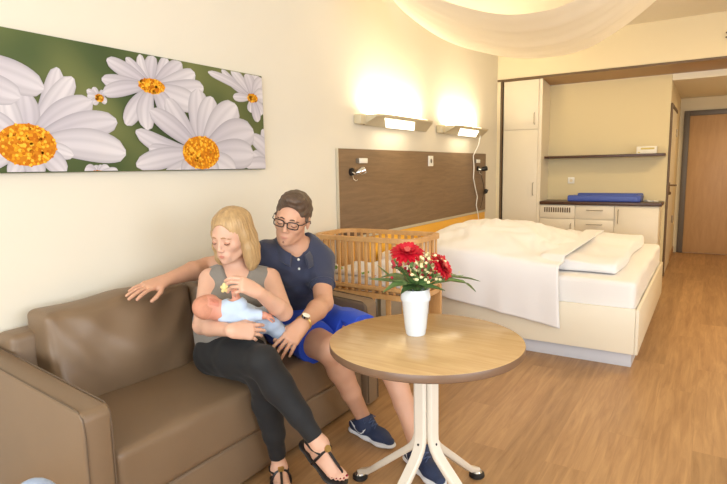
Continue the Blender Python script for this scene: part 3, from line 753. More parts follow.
# stem of the small flower, then flowers from back to front
for cen, ry, rz, pet in [DAISY[i] for i in (6, 5, 3, 2, 0, 7, 1, 4)]:
    order = sorted(pet, key=lambda p: p[1], reverse=True)
    if cen[1] < 1.5: order = order
    for p in order: petal(cen[0], cen[1], *p)
    if cen[0] > 1: disc(cen[0], cen[1], ry, rz)
    layer[0] += 12
part(pb, 'printed_daisies', M['print'], pc, 0)
# ------------------------------------------------------------------ sofa
sf = thing('sofa', 'brown leather sofa with loose back cushions standing along the left wall', 'sofa', (-1.95, 1.71, 0))
def arm(y0, y1, zf, zb):
    b = MB(); bm = bmesh.new()
    prof = [(-2.335, .012), (-1.567, .012), (-1.567, zf-.02), (-1.585, zf), (-2.335, zb)]
    vs = [bm.verts.new((x, y0, z)) for x, z in prof]; f = bm.faces.new(vs)
    r = bmesh.ops.extrude_face_region(bm, geom=[f]); bmesh.ops.translate(bm, vec=(0, y1-y0, 0), verts=[v for v in r['geom'] if isinstance(v, bmesh.types.BMVert)])
    bmesh.ops.recalc_face_normals(bm, faces=bm.faces); bmesh.ops.bevel(bm, geom=bm.edges[:], offset=.014, segments=3, profile=.5, affect='EDGES')
    bm.verts.index_update(); b.add([v.co for v in bm.verts], [[v.index for v in f.verts] for f in bm.faces]); bm.free()
    a = part(b, 'armrest', M['leather'], sf, 50)
    sm = MB()
    for y in (y0+.006, y1-.006): sm.tube([(-2.32, y, zb-.003), (-1.60, y, zf+.003), (-1.572, y, zf-.02), (-1.566, y, .55), (-1.566, y, .03)], .0028, 6)
    part(sm, 'seam', M['seam'], a)
arm(.842, .940, .625, .70); arm(2.462, 2.575, .612, .665)
part(MB().box((-2.335, .942, .03), (-2.20, 2.46, .745), .03, 4), 'back_frame', M['leather'], sf, 50)
part(MB().box((-2.155, .942, .03), (-1.60, 2.46, .232), .02, 3), 'base_panel', M['leather'], sf, 50)

def cushion(lo, hi, name, puff, seed, nx=28, ny=44, nz=12, wr=.006, lean=0, sq=.28):
    lo = np.array(lo); hi = np.array(hi); c = (lo+hi)/2; hs = (hi-lo)/2; V = []; F = []; idx = {}
    def P(u, v, w):
        key = (round(u, 5), round(v, 5), round(w, 5))
        if key in idx: return idx[key]
        q = np.array([u, v, w])
        # rounded box mapping
        r = .026; inner = hs-r; p = q*hs; cl_ = np.clip(p, -inner, inner); d = p-cl_; n = np.linalg.norm(d)
        if n > 1e-9: p = cl_+d/n*r
        # puff towards middle of faces, pinch corners
        a = (1-q[1]**2)*(1-q[2]**2) if True else 1
        p[0] += puff[0]*np.sign(q[0])*abs(q[0])**2*a
        p[2] += puff[2]*np.sign(q[2])*abs(q[2])**2*(1-q[0]**2)*(1-q[1]**4)
        p[1] += puff[1]*np.sign(q[1])*abs(q[1])**2*(1-q[0]**2)*(1-q[2]**2)
        y, z = p[1], p[2]
        wv = wr*(math.sin(9*y+7*z+seed)+.7*math.sin(23*y-11*z+2*math.sin(8*z+seed))+.5*math.sin(31*z+9*math.sin(5*y+seed)))*abs(q[0])
        p[0] += wv*.6; p[2] += wr*.4*math.sin(17*y+seed)*abs(q[2])
        p[0] += -lean*(p[2]+hs[2])
        idx[key] = len(V); V.append(c+p); return idx[key]
    def face(ax, sg, n1, n2):
        a, b = [(1, 2), (0, 2), (0, 1)][ax]
        def T(i, n): t = i/n*2-1; return math.copysign(1-(1-abs(t))**1.25, t)
        for i in range(n1):
            for j in range(n2):
                q = []
                for di, dj in ((0, 0), (1, 0), (1, 1), (0, 1)):
                    t = [0, 0, 0]; t[ax] = sg; t[a] = T(i+di, n1); t[b] = T(j+dj, n2); q.append(P(*t))
                F.append(tuple(q))
    for sg in (-1, 1):
        face(0, sg, ny, nx); face(1, sg, nz, nx); face(2, sg, nz, ny)
    o = part(MB().add(V, F), name, M['leather'], sf, 180)
    return o
c1 = cushion((-2.215, 1.035, .425), (-2.045, 1.712, .812), 'back_cushion', (.045, .008, .022), 1.3, lean=.16, wr=.013)
c2 = cushion((-2.195, 1.725, .425), (-2.02, 2.455, .815), 'back_cushion', (.035, .008, .016), 4.1, lean=.16, wr=.011)
cushion((-2.16, .942, .238), (-1.575, 2.458, .447), 'seat_cushion', (.004, 0, .012), 2.2, nx=14, ny=60, nz=24, wr=.0022)

# ------------------------------------------------------------------ round table
TX, TY, TR = -.848, 1.733, .353
tb = thing('round_table', 'round beech-topped pedestal table with vase on it in front of sofa', 'table', (TX, TY, 0))
tp = part(MB().lathe([(0, .7285), (TR-.004, .7285), (TR-.001, .727), (TR-.001, .7265)], TX, TY, 96), 'tabletop', M['tabletop'], tb)
part(MB().lathe([(TR-.0015, .7268), (TR, .724), (TR, .702), (TR-.004, .698), (0, .698)], TX, TY, 96), 'edge_band', M['tableedge'], tp)
part(MB().box((TX-.14, TY-.14, .688), (TX+.14, TY+.14, .6975), .003), 'mounting_plate', M['tableleg'], tb)
for a in (163, 82, -17, -98):
    a = math.radians(a); d = Vector((math.cos(a), math.sin(a), 0)); s = Vector((-d.y, d.x, 0))
    path = [(.034, .688), (.034, .37), (.0355, .345), (.046, .315), (.066, .288), (.10, .258), (.20, .175), (.33, .066), (.395, .036)]
    # flat bar: wide across s, thin along the path normal
    V = []; F = []; cx = Vector((TX, TY, 0)); hw, ht = .021, .013
    prof = [(-1, -.6), (-.8, -1), (.8, -1), (1, -.6), (1, .6), (.8, 1), (-.8, 1), (-1, .6)]
    for i, (r_, z) in enumerate(path):
        p = cx+d*r_+Vector((0, 0, z)); a0 = path[max(i-1, 0)]; a1 = path[min(i+1, len(path)-1)]
        t = (d*(a1[0]-a0[0])+Vector((0, 0, a1[1]-a0[1]))).normalized(); n = t.cross(s).normalized()
        k = 1 if i < 7 else (.92 if i == 7 else .7)
        for u_, v_ in prof: V.append(p+s*u_*hw*k+n*v_*ht*k)
    for i in range(len(path)-1):
        for k in range(8): F.append((i*8+k, i*8+(k+1) % 8, (i+1)*8+(k+1) % 8, (i+1)*8+k))
    F += [tuple(range(8)), tuple(range(8*(len(path)-1), 8*len(path)))]
    lg = part(MB().add(V, F), 'leg', M['tableleg'], tb, 40)
    q = cx+d*.395
    g = part(MB().lathe([(0, 0), (.029, 0), (.034, .006), (.033, .017), (.025, .024), (0, .026)], q.x, q.y, 24), 'foot_glide', M['rubber'], lg)
    part(MB().lathe([(.024, .0245), (.020, .030), (.010, .034), (0, .035)], q.x, q.y, 20), 'glide_cap', M['chrome'], lg)
    bp = cx+d*.049+Vector((0, 0, .335))
    part(MB().ell(bp+s*0, (.006, .006, .006)), 'screw', M['black'], lg)

# ------------------------------------------------------------------ vase and bouquet
VX, VY, VZ = -.905, 1.765, .7288
va = thing('flower_vase', 'white tapered ceramic vase on the round table holding red gerberas', 'vase', (VX, VY, VZ))
part(MB().lathe([(0, 0), (.034, 0), (.037, .004), (.039, .02), (.0405, .022), (.0505, .128), (.055, .134), (.056, .142), (.0525, .165), (.0515, .176), (.049, .176), (.049, .165), (.050, .142), (.036, .02), (0, .012)], VX, VY, 56, z0=VZ), 'vessel', M['vase'], va, 40)
top = Vector((VX, VY, VZ+.17))
rnd = random.Random(11)
def stem(p, bow=.02, r=.0028):
    p = Vector(p); a = top+Vector((rnd.uniform(-.02, .02), rnd.uniform(-.02, .02), -.08)); m = a.lerp(p, .5)+Vector((0, 0, bow)); return [a, a.lerp(m, .5)+Vector((0, 0, bow*.5)), m, m.lerp(p, .6), p]
def gerbera(c, nrm, R, label):
    t = thing('gerbera', label, 'flower', c); c = Vector(c); n = Vector(nrm).normalized(); a = n.orthogonal().normalized(); bb = n.cross(a); mb = MB()
    for ring, (cnt, r0, r1, tilt) in enumerate(((22, .012, R, -.06), (20, .01, R*.9, .12), (16, .008, R*.68, .32), (14, .006, R*.42, .55))):
        for i in range(cnt):
            an = 2*PI*(i+.5*(ring % 2))/cnt+rnd.uniform(-.06, .06); d = a*math.cos(an)+bb*math.sin(an); s = n.cross(d); w = R*.115; tl = tilt+rnd.uniform(-.08, .08); L = r1*rnd.uniform(.92, 1.05)
            V = []
            for k, (q, ww) in enumerate(((0, .35), (.35, .9), (.7, 1.1), (.92, .75), (1, .2))):
                p = c+d*(r0+(L-r0)*q)+n*(math.sin(tl)*(L-r0)*q-.12*R*q*q*(1 if ring < 2 else 0)+ring*.0015)
                for e, up in ((-1, .0), (0, -.0015), (1, 0)): V.append(p+s*(e*w*ww)+n*up)
            mb.add(V, [(k*3+e, k*3+e+1, k*3+e+4, k*3+e+3) for k in range(4) for e in (0, 1)])
    part(mb, 'petals', M['petalred'], t, 60)
    ce = MB(); ce.ell(c+n*.006, (.011, .011, .009))
    for i in range(26):
        an = i*2.4; r = .012*math.sqrt(i/26); ce.ell(c+(a*math.cos(an)+bb*math.sin(an))*r+n*.013, (.0022,)*3, 6, 4)
    part(ce, 'flower_centre', M['gerberacore'], t)
    st = MB(); st.tube(stem(c-n*.006), .003, 8); part(st, 'stem', M['stemg'], t)
rv = Vector((cr[0], cr[1], 0)).normalized(); fv = Vector((-rv.y, rv.x, 0))
def B(r_, f_, z): return top+rv*r_+fv*f_+Vector((0, 0, z))
gerbera(B(-.03, -.01, .148), (.25, -.36, .95), .066, 'large red gerbera with open face, topmost bloom in the white vase')
gerbera(B(.098, -.03, .095), (.85, .10, .55), .060, 'red gerbera turned sideways, partly behind the cream blossoms')
def leaf(path, w, name, m, parent, sag=.25):
    w *= 1.4
    P = [Vector(p) for p in path]; mb = MB(); n = len(P); V = []
    sub = []
    for i in range(n-1):
        for k in range(5): sub.append((P[i].lerp(P[i+1], k/5), (i+k/5)/(n-1)))
    sub.append((P[-1], 1.))
    for k, (p, t) in enumerate(sub):
        a = sub[max(k-1, 0)][0]; b = sub[min(k+1, len(sub)-1)][0]; d = (b-a).normalized(); s = d.cross(Vector((0, 0, 1)))
        if s.length < .1: s = Vector((1, 0, 0))
        s.normalize(); u = s.cross(d); ww = w*max(.04, math.sin(PI*min(1, t*.94+.05))**.8)
        for e in (-1, -.5, 0, .5, 1): V.append(p+s*e*ww+u*abs(e)*ww*sag)
    F = [(k*5+e, k*5+e+1, k*5+e+6, k*5+e+5) for k in range(len(sub)-1) for e in range(4)]
    mb.add(V, F); mb.add([Vector(v)-Vector((0, 0, .0008)) for v in V], [tuple(reversed(f)) for f in F])
    return part(mb, name, m, parent, 60)
gr = thing('bouquet_greenery', 'green leaves and sprigs spreading over the rim of the white vase', 'foliage', (VX, VY, VZ+.17))
for path, w, m in (
    ([B(0, 0, 0), B(-.06, -.02, .035), B(-.12, -.02, .04), B(-.175, 0, .045)], .020, 'leafd'),
    ([B(.02, -.02, .01), B(-.03, -.055, .035), B(-.08, -.07, .03), B(-.125, -.07, .008)], .030, 'leafg'),
    ([B(.03, -.03, .012), B(-.01, -.065, .03), B(-.04, -.078, .018), B(-.06, -.08, .004)], .026, 'leafd'),
    ([B(-.04, -.03, .018), B(.0, -.068, .028), B(.05, -.080, .024), B(.10, -.075, .012)], .030, 'leafg'),
    ([B(0, 0, 0), B(.06, -.06, .035), B(.12, -.065, .045), B(.175, -.06, .035), B(.215, -.05, .0)], .022, 'leafg'),
    ([B(0, 0, 0), B(.07, -.02, .04), B(.14, -.02, .05), B(.20, -.01, .04), B(.24, -.01, .03)], .014, 'leafd'),
    ([B(0, 0, 0), B(.04, .03, .03), B(.10, .05, .045), B(.16, .05, .045)], .020, 'leafg'),
    ([B(0, 0, 0), B(-.04, .03, .06), B(-.075, .03, .10), B(-.085, .03, .135)], .022, 'leafg'),
    ([B(0, -.02, .0), B(-.03, -.035, .05), B(-.065, -.04, .085), B(-.09, -.03, .10)], .024, 'leafd'),
    ([B(0, -.02, .0), B(.0, -.045, .05), B(-.02, -.05, .09), B(-.01, -.045, .12)], .016, 'leafg'),
    ([B(0, 0, .0), B(-.05, .02, .03), B(-.10, .03, .05), B(-.14, .035, .09)], .014, 'leafg'),
    ([B(0, 0, 0), B(-.04, .05, .03), B(-.08, .08, .04), B(-.13, .09, .03)], .022, 'leafd'),
    ([B(0, 0, 0), B(.03, .05, .05), B(.05, .08, .06), B(.10, .09, .04)], .022, 'leafd'),
    ([B(.02, -.03, .02), B(.03, -.05, .05), B(.045, -.055, .08), B(.04, -.05, .11)], .014, 'leafd'),
): leaf(path, w, 'leaf', M[m], gr)
sp = thing('blossom_sprigs', 'sprigs of tiny cream blossoms and red berries between the gerberas', 'flowers', (VX, VY, VZ+.18))
s1, s2, s3 = MB(), MB(), MB()
for i in range(90):
    p = B(rnd.gauss(.032, .030), rnd.gauss(-.025, .022), rnd.uniform(.045, .135)); s1.ell(p, (.0066, .0066, .0058), 7, 5)
    if i % 3 == 0: s3.tube([top+Vector((0, 0, -.03)), top.lerp(p, .6), p], .0012, 5)
for i in range(34):
    p = B(rnd.uniform(-.095, .085), rnd.gauss(-.03, .02), rnd.uniform(.045, .12)); s2.ell(p, (.0062,)*3, 7, 5)
for i in range(14):
    t = i/14; p = B(.07+.11*t, .01, .045+.018*math.sin(i*1.7)); s1.ell(p, (.0028,)*3, 6, 4)
s3.tube([B(0, 0, 0), B(.07, .01, .045), B(.18, .01, .05)], .0012, 5)
part(s1, 'cream_blossoms', M['cream_fl'], sp)['kind'] = 'stuff'; part(s2, 'red_berries', M['redberry'], sp)['kind'] = 'stuff'; part(s3, 'stems', M['stemg'], sp)

# ------------------------------------------------------------------ bedside crib
cb = thing('bedside_crib', 'beech wooden bedside crib with slatted sides between sofa and bed', 'crib', (-1.88, 3.15, 0))
A0, A1, B0, B1 = -2.325, -1.50, 2.92, 3.38
def ring(x0, x1, y0, y1, r, n=7):
    P = []
    for cx, cy, a0 in ((x1-r, y0+r, -90), (x1-r, y1-r, 0), (x0+r, y1-r, 90), (x0+r, y0+r, 180)):
        for k in range(n): a = math.radians(a0+90*k/(n-1)); P.append((cx+r*math.cos(a), cy+r*math.sin(a)))
    return P
def railloop(x0, x1, y0, y1, r, z0, z1, th):
    o = ring(x0, x1, y0, y1, r); i = ring(x0+th, x1-th, y0+th, y1-th, max(r-th, .01)); n = len(o); V = []
    for P, z in ((o, z0), (o, z1), (i, z1), (i, z0)): V += [(p[0], p[1], z) for p in P]
    F = []
    for a in range(4):
        b = (a+1) % 4
        for k in range(n): F.append((a*n+k, a*n+(k+1) % n, b*n+(k+1) % n, b*n+k))
    return V, F
part(MB().add(*railloop(A0, A1, B0, B1, .13, .882, .910, .038)), 'top_rail', M['crib'], cb, 40)
part(MB().add(*railloop(A0, A1, B0, B1, .13, .572, .592, .036)), 'bottom_rail', M['crib'], cb, 40)
part(MB().add(*railloop(A0, A1, B0, B1, .13, .515, .548, .036)), 'bottom_rail', M['crib'], cb, 40)
# slats along the loop
loop = ring(A0+.019, A1-.019, B0+.019, B1-.019, .111, 9); loop.append(loop[0])
seg = [math.dist(loop[i], loop[i+1]) for i in range(len(loop)-1)]; tot = sum(seg); N = 42
for j in range(N):
    s = (j+.5)/N*tot; i = 0
    while s > seg[i]: s -= seg[i]; i += 1
    t = s/seg[i]; p = Vector((loop[i][0]+(loop[i+1][0]-loop[i][0])*t, loop[i][1]+(loop[i+1][1]-loop[i][1])*t, 0)); an = math.atan2(loop[i+1][1]-loop[i][1], loop[i+1][0]-loop[i][0])
    T = Matrix.Translation((p.x, p.y, 0)) @ Matrix.Rotation(an, 4, 'Z')
    part(MB().box((-.0105, -.006, .548), (.0105, .006, .884), .003, T=T), 'slat', M['crib'], cb)
for x, y in ((A1-.06, B0+.02), (A1-.06, B1-.04), (A0+.06, B0+.02), (A0+.06, B1-.04)):
    part(MB().box((x-.045, y-.009, .07), (x+.045, y+.014, .56), .004), 'leg', M['crib'], cb)
b = MB()
for x in (-2.18, -2.06, -1.94, -1.82, -1.70): b.box((x-.018, B0+.008, .2), (x+.018, B0+.022, .52), .003)
part(b, 'side_panel', M['crib'], cb)
part(MB().box((A0+.05, B0+.01, .16), (A1-.05, B0+.03, .20), .004).box((A0+.05, B1-.03, .16), (A1-.05, B1-.01, .20), .004).box((A0+.05, B0+.03, .165), (A1-.05, B1-.03, .18), .002), 'lower_shelf', M['crib'], cb)
for x, y in ((A1-.06, B0+.02), (A1-.06, B1-.04), (A0+.06, B0+.02), (A0+.06, B1-.04)):
    part(MB().tube([(x-.01, y, .034), (x+.012, y, .034)], .032, 18).tube([(x-.016, y, .034), (x+.018, y, .034)], .012, 12), 'caster', M['rubber'], cb)
part(MB().box((A0+.04, B0+.04, .550), (A1-.04, B1-.04, .566), .002), 'slatted_base', M['crib'], cb)
mt = tag(MB().box((A0+.042, B0+.042, .567), (A1-.042, B1-.042, .64), .03, 4).build('crib_mattress', M['mattress'], origin=(-1.88, 3.15, .567)), 'thin white mattress lying inside the beech crib', 'mattress')
# muslin blanket, a little crumpled
nx, ny = 60, 40; V = []; F = []
for j in range(ny+1):
    for i in range(nx+1):
        u, v = i/nx, j/ny; x = -2.22+.70*u; y = 2.97+.35*v
        z = .665+.028*math.sin(7*u+3*math.sin(4*v))*math.sin(6*v+1)+.012*math.sin(19*u+7*v)+.035*math.exp(-((u-.55)**2+(v-.5)**2)/.06)
        e = min(u, v, 1-u, 1-v); z = max(z, .643) if e > .06 else .643+(z-.643)*e/.06
        V.append((x, y, z+.002))
F = [(j*(nx+1)+i, j*(nx+1)+i+1, (j+1)*(nx+1)+i+1, (j+1)*(nx+1)+i) for j in range(ny) for i in range(nx)]
bl = MB().add(V, F).build('muslin_blanket', M['muslin'], origin=(-1.87, 3.2, .645), smooth=180)
tag(bl, 'white muslin blanket with coloured dots crumpled on the crib mattress', 'blanket')
sm = bl.modifiers.new('Solidify', 'SOLIDIFY'); sm.thickness = .004; sm.offset = 1

# ------------------------------------------------------------------ bed
BY0, BY1, BX1 = 3.82, 5.86, -.338
bd = thing('double_bed', 'cream-framed double bed with white bedding below the brown headboard', 'bed', (-1.3, 4.8, 0))
part(MB().box((-2.29, BY0, .105), (BX1-.022, BY0+.022, .41), .003), 'side_board', M['cream'], bd)
part(MB().box((-2.29, BY1-.022, .105), (BX1-.022, BY1, .41), .003), 'side_board', M['cream'], bd)
part(MB().box((BX1-.021, BY0, .105), (BX1, BY1, .41), .003), 'foot_board', M['cream'], bd)
part(MB().box((-2.29, BY0+.022, .105), (-2.27, BY1-.022, .41), .003), 'head_board', M['cream'], bd)
part(MB().box((-2.25, BY0+.055, 0), (BX1-.04, BY1-.055, .104), .002), 'plinth', M['plinth'], bd)
part(MB().box((-2.268, BY0+.023, .25), (BX1-.022, BY1-.023, .30)), 'slatted_base', M['crib'], bd)
def softbox(lo, hi, r, nu, nv, fn):
    """rounded top sheet surface: box mesh subdivided with displaced top"""
    bm = bmesh.new(); bmesh.ops.create_cube(bm, size=1)
    for v in bm.verts: v.co = Vector([lo[i]+(v.co[i]+.5)*(hi[i]-lo[i]) for i in range(3)])
    bmesh.ops.bevel(bm, geom=bm.edges[:], offset=r, segments=4, profile=.6, affect='EDGES')
    for ax, n in ((0, nu), (1, nv)):
        for k in range(1, n):
            c = lo[ax]+r+(hi[ax]-lo[ax]-2*r)*k/n; nn = Vector((0, 0, 0)); nn[ax] = 1; co = Vector((0, 0, 0)); co[ax] = c
            bmesh.ops.bisect_plane(bm, geom=bm.verts[:]+bm.edges[:]+bm.faces[:], plane_co=co, plane_no=nn)
    for v in bm.verts: v.co = Vector(fn(*v.co))
    bm.verts.index_update(); mb = MB().add([v.co for v in bm.verts], [[v.index for v in f.verts] for f in bm.faces]); bm.free(); return mb
mz = lambda x, y, z: (x+.004*math.sin(11*y+3*z), y+.005*math.sin(13*x+20*z)*(1 if y < 4 else 0), z+(.004*math.sin(8*x+2*y)*math.sin(7*y) if z > .5 else 0))
tag(softbox((-2.262, BY0+.026, .302), (BX1-.03, BY1-.03, .585), .04, 30, 24, mz).build('bed_mattress', M['mattress'], origin=(-1.3, 4.8, .302), smooth=60), 'thick mattress in a white fitted sheet on the double bed', 'mattress')
# folded duvet at the foot end
def fz(x, y, z):
    k = max(0, (z-.60)/.08)
    return (x+.012*math.sin(6*y)*(x > -.7)+.004*math.sin(25*z), y+.006*math.sin(14*x+30*z), z+k*(.012*math.sin(9*x+4*y)+.010*math.sin(13*y+5*x)+.008*math.sin(5*y)+.018*max(0, (y-4.05)/1.5)))
tag(softbox((-1.0, 4.03, .5925), (-.50, 5.70, .668), .030, 16, 40, fz).build('folded_duvet', M['sheet'], origin=(-.75, 4.8, .59), smooth=60), 'folded white duvet lying flat at the foot end of bed', 'duvet')
# big duvet spread over the head end and hanging over the near side
ridge = [(-2.29, .665), (-2.07, .765), (-1.88, .83), (-1.66, .845), (-1.47, .82), (-1.29, .778), (-1.11, .733), (-.95, .70), (-.86, .69)]
nu, nv = 80, 110; V = []; F = []
YT = 3.80
for j in range(nv+1):
    v = j/nv
    for i in range(nu+1):
        u = i/nu; x = -2.285+u*(1.435)
        low = .44-.21*u  # hem height
        slope = 5.72-3.93*v*1.0
        ytop = 5.72-(5.72-YT-.03)*min(1, v/.72)
        rz = spl(ridge, x); q = (ytop-3.83)/(5.72-3.83)
        bell = max(0, math.sin(PI*min(1, .06+.90*q)))**.62
        base = .604+.055*math.exp(-((x+1.5)/.7)**2)
        ztop = base+(rz-base)*bell
        ztop += (.013*math.sin(9*x+5*ytop)*math.sin(6*ytop+2)+.008*math.sin(21*x-8*ytop+2*math.sin(9*ytop))+.009*math.sin(14*ytop+4*math.sin(5*x))+.004*math.sin(37*x+19*ytop+3*math.sin(11*x)))*min(1, q*3+.3)
        ztop = max(ztop, .600 if x < -1.02 or ytop < 4.0 else .70)
        if v <= .72: V.append((x, ytop, ztop))
        else:
            t = (v-.72)/.28; zt = ztop; z = zt+(low-zt)*t
            out = YT+.03-.045*(1-math.exp(-t*7))
            out += .006*math.sin(18*x+2*t)*t+.004*math.sin(31*x)*t
            V.append((x+(.03*t*u), out, z))
F = [(j*(nu+1)+i, (j+1)*(nu+1)+i, (j+1)*(nu+1)+i+1, j*(nu+1)+i+1) for j in range(nv) for i in range(nu)]
dv = MB().add(V, F).build('spread_duvet', M['sheet'], origin=(-1.6, 4.6, .6), smooth=180)
tag(dv, 'puffy white duvet spread over the bed and hanging over near side', 'duvet')
sm = dv.modifiers.new('Solidify', 'SOLIDIFY'); sm.thickness = .010; sm.offset = 1
# ------------------------------------------------------------------ people
def wr_noise(a, f, sd=0):
    def fn(X, Y, Z):
        return a*(np.sin(f*X+1.7*f*Z+sd)*np.sin(1.3*f*Y-f*Z*.6+sd)+.6*np.sin(2.3*f*Z+1.9*f*X+2*np.sin(f*Y*.8+sd)))
    return fn
V3 = lambda *a: np.array(a, float)

# ---- the man
def build_man():
    neck, shL, shR = V3(-1.765, 2.085, .975), V3(-1.675, 2.19, .885), V3(-1.845, 1.975, .935)
    elL, wrL = V3(-1.535, 2.03, .715), V3(-1.455, 1.765, .688)
    elR, wrR = V3(-2.09, 1.81, .885), V3(-2.06, 1.535, .866)
    hipR, hipL = V3(-1.86, 2.10, .53), V3(-1.80, 2.28, .53)
    knR, anR = V3(-1.458, 1.965, .515), V3(-1.425, 2.185, .10)
    knL, anL = V3(-1.285, 2.17, .535), V3(-1.055, 2.065, .10)
    pel = (hipR+hipL)/2+V3(-.01, 0, .03); waist = V3(-1.83, 2.165, .70); chest = V3(-1.775, 2.115, .85)
    t = thing('person', 'man in navy polo shirt, blue shorts and glasses leaning over the baby', 'person', (pel[0], pel[1], .44))
    n = unit(np.cross(shL-shR, V3(0, 0, 1))); n = n if n[0] > 0 else -n
    tors = [(rc(pel, waist, .165, .155, (n, .72)), .03, 'u'), (rc(waist, chest, .155, .175, (n, .66)), .05, 'u'),
            (rc(shR+(neck-shR)*.15-V3(0, 0, .035), shL+(neck-shL)*.15-V3(0, 0, .035), .060, .060), .06, 'u'), (rc(chest, neck-V3(0, 0, .09), .13, .07, (n, .7)), .05, 'u'),
            (el(chest+n*.07+unit(shL-shR)*.075, (.075, .05, .06)), .05, 'u'), (el(chest+n*.07-unit(shL-shR)*.075, (.075, .05, .06)), .05, 'u')]
    upper = [(rc(shL, shL+(elL-shL)*.5, .062, .056), .03, 'u'), (rc(shR, shR+(elR-shR)*.5, .062, .054), .03, 'u')]
    arms = [(rc(shL, elL, .056, .045), .02, 'u'), (rc(shR, elR, .056, .043), .02, 'u'),
            (rc(elL, elL+(wrL-elL)*.35, .046, .047), .012, 'u'), (rc(elL+(wrL-elL)*.35, wrL, .047, .029), .012, 'u'),
            (rc(elR, elR+(wrR-elR)*.35, .043, .045), .012, 'u'), (rc(elR+(wrR-elR)*.35, wrR, .045, .027), .012, 'u')]
    thigh = [(rc(hipR, knR, .098, .068), .03, 'u'), (rc(hipL, knL, .098, .068), .03, 'u')]
    def shin(k, a, back):
        m = k+(a-k)*.3+V3(*back)*.012
        return [(rc(k, m, .060, .061), .02, 'u'), (rc(m, k+(a-k)*.62, .061, .046), .02, 'u'), (rc(k+(a-k)*.62, a, .046, .037), .02, 'u'), (el(k+V3(.02, -.01, .012), (.052, .05, .055)), .02, 'u')]
    legs = thigh+shin(knR, anR, (-.6, .8, 0))+shin(knL, anL, (-.9, .4, 0))
    hd = Frame(V3(-1.712, 2.030, 1.116), V3(.36, -.84, -.14), V3(.22, .14, 1), 0, 1.05)
    neckp = [(rc(neck-V3(.01, -.01, .05), hd.p(0, -.03, -.03), .064, .056), .03, 'u')]
    dL = unit(V3(-.03, -.86, -.50)); hL = hand_prims(wrL, dL, V3(.62, -.22, .75), 1, 1.05, curl=(.22, .30, .22), spread=.16, thout=.55)
    dR = unit(V3(-.02, -.98, -.10)); hR = hand_prims(wrR, dR, V3(.25, -.05, .97), -1, 1.05, curl=(.10, .16, .12), spread=.20, thout=.7)
    # thumb side test: cross(d, n)*thumb
    tR, tL = unit(V3(.42, -.9, 0)), unit(V3(.55, -.83, 0))
    tR = unit(V3(.97, -.22, 0)); tL = unit(V3(.85, -.52, 0))
    fR, _ = foot_prims(anR, tR, V3(0, 0, 1), 1, .66, False); fL, _ = foot_prims(anL, tL, V3(0, 0, 1), 1, .66, False)
    face = head_prims(hd)
    prims = tors+arms+legs+neckp+face+hL+hR+fR+fL
    def pick(C):
        L = hd.loc(C); x, y, z = L.T
        r = np.zeros(len(C), int)
        return r
    body = sdf_mesh('body', prims, .0042, [M['skinM'], M['lipsM'], M['stubble']], t, pick)
    # polo shirt
    N0 = neck
    def neckcut(F):
        nf = unit(n*.75+V3(0, 0, .66))
        F.apply(rc(neck+V3(0, 0, -.0)+n*.015, neck+V3(0, 0, .12), .082, .12), .005, 's')
        F.apply(rc(neck+n*.075+V3(0, 0, .01), chest+n*.15+V3(0, 0, .06), .050, .006), .005, 's')
        F.cut((0, 0, -1), -.535)
    def sleeve_end(F): pass
    polo = sdf_mesh('polo_shirt', tors+upper, .0045, M['polo'], t, None, wr_noise(.0042, 27, 1), [neckcut], grow=.0125)
    # sleeve hems
    for a, b in ((shL, elL), (shR, elR)):
        c = a+(b-a)*.5; ax = unit(b-a); u = unit(np.cross(ax, V3(.3, .2, 1))); w = np.cross(ax, u); r = .0685
        c = a+(b-a)*.60
        part(MB().tube([c+(u*math.cos(q)+w*math.sin(q))*(.0625) for q in np.linspace(0, 2*PI, 29)[:-1]], .0055, 6, closed=True), 'sleeve_hem', M['polo'], polo)
    # collar: folded band round the neck, open in front
    s_ = unit(shL-shR); s_ = unit(s_-n*(s_@n)); V = []; F = []; m = 30
    for i in range(m+1):
        q = -PI*.86+2*PI*.86*i/m; d = -n*math.cos(q)+s_*math.sin(q); fr = (1-math.cos(q))/2   # 0 back .. 1 front
        base = neck+V3(0, 0, .026-.085*fr)+n*(.012+.052*fr)*fr
        w_ = .068+.006*(1-fr)
        for rr, zz in ((w_+.006, .024), (w_+.012, .026), (w_+.028, .006), (w_+.040, -.020-.012*fr), (w_+.034, -.026-.012*fr), (w_+.012, -.006)):
            V.append(base+d*rr+V3(0, 0, zz))
    for i in range(m):
        for k in range(6): F.append((i*6+k, i*6+(k+1) % 6, (i+1)*6+(k+1) % 6, (i+1)*6+k))
    F += [tuple(range(6)), tuple(range(m*6, m*6+6))]
    part(MB().add(V, F), 'collar', M['polo'], polo, 60)
    for k in range(2):
        c = chest+n*(.137+.006*k)+V3(.0, 0, .065-.045*k)+s_*(-.012); part(MB().ell(c, (.0065, .0065, .0065)), 'button', M['white'], polo)
    lg = chest+n*.133+s_*.085+V3(0, 0, .035)
    part(MB().tube([lg, lg+V3(.0, -.0, .012)], .0032, 6).ell(lg+V3(0, 0, .015), (.004, .004, .004), 8, 6), 'chest_emblem', M['white'], polo)
    # shorts: thighs down to above the knee, loose at the hem
    sh = [(rc(pel, pel+V3(0, 0, .04), .168, .165, (n, .8)), .02, 'u'), (rc(hipR, hipR+(knR-hipR)*.62, .105, .098), .04, 'u'), (rc(hipL, hipL+(knL-hipL)*.66, .105, .098), .04, 'u')]
    aR, aL = unit(knR-hipR), unit(knL-hipL)
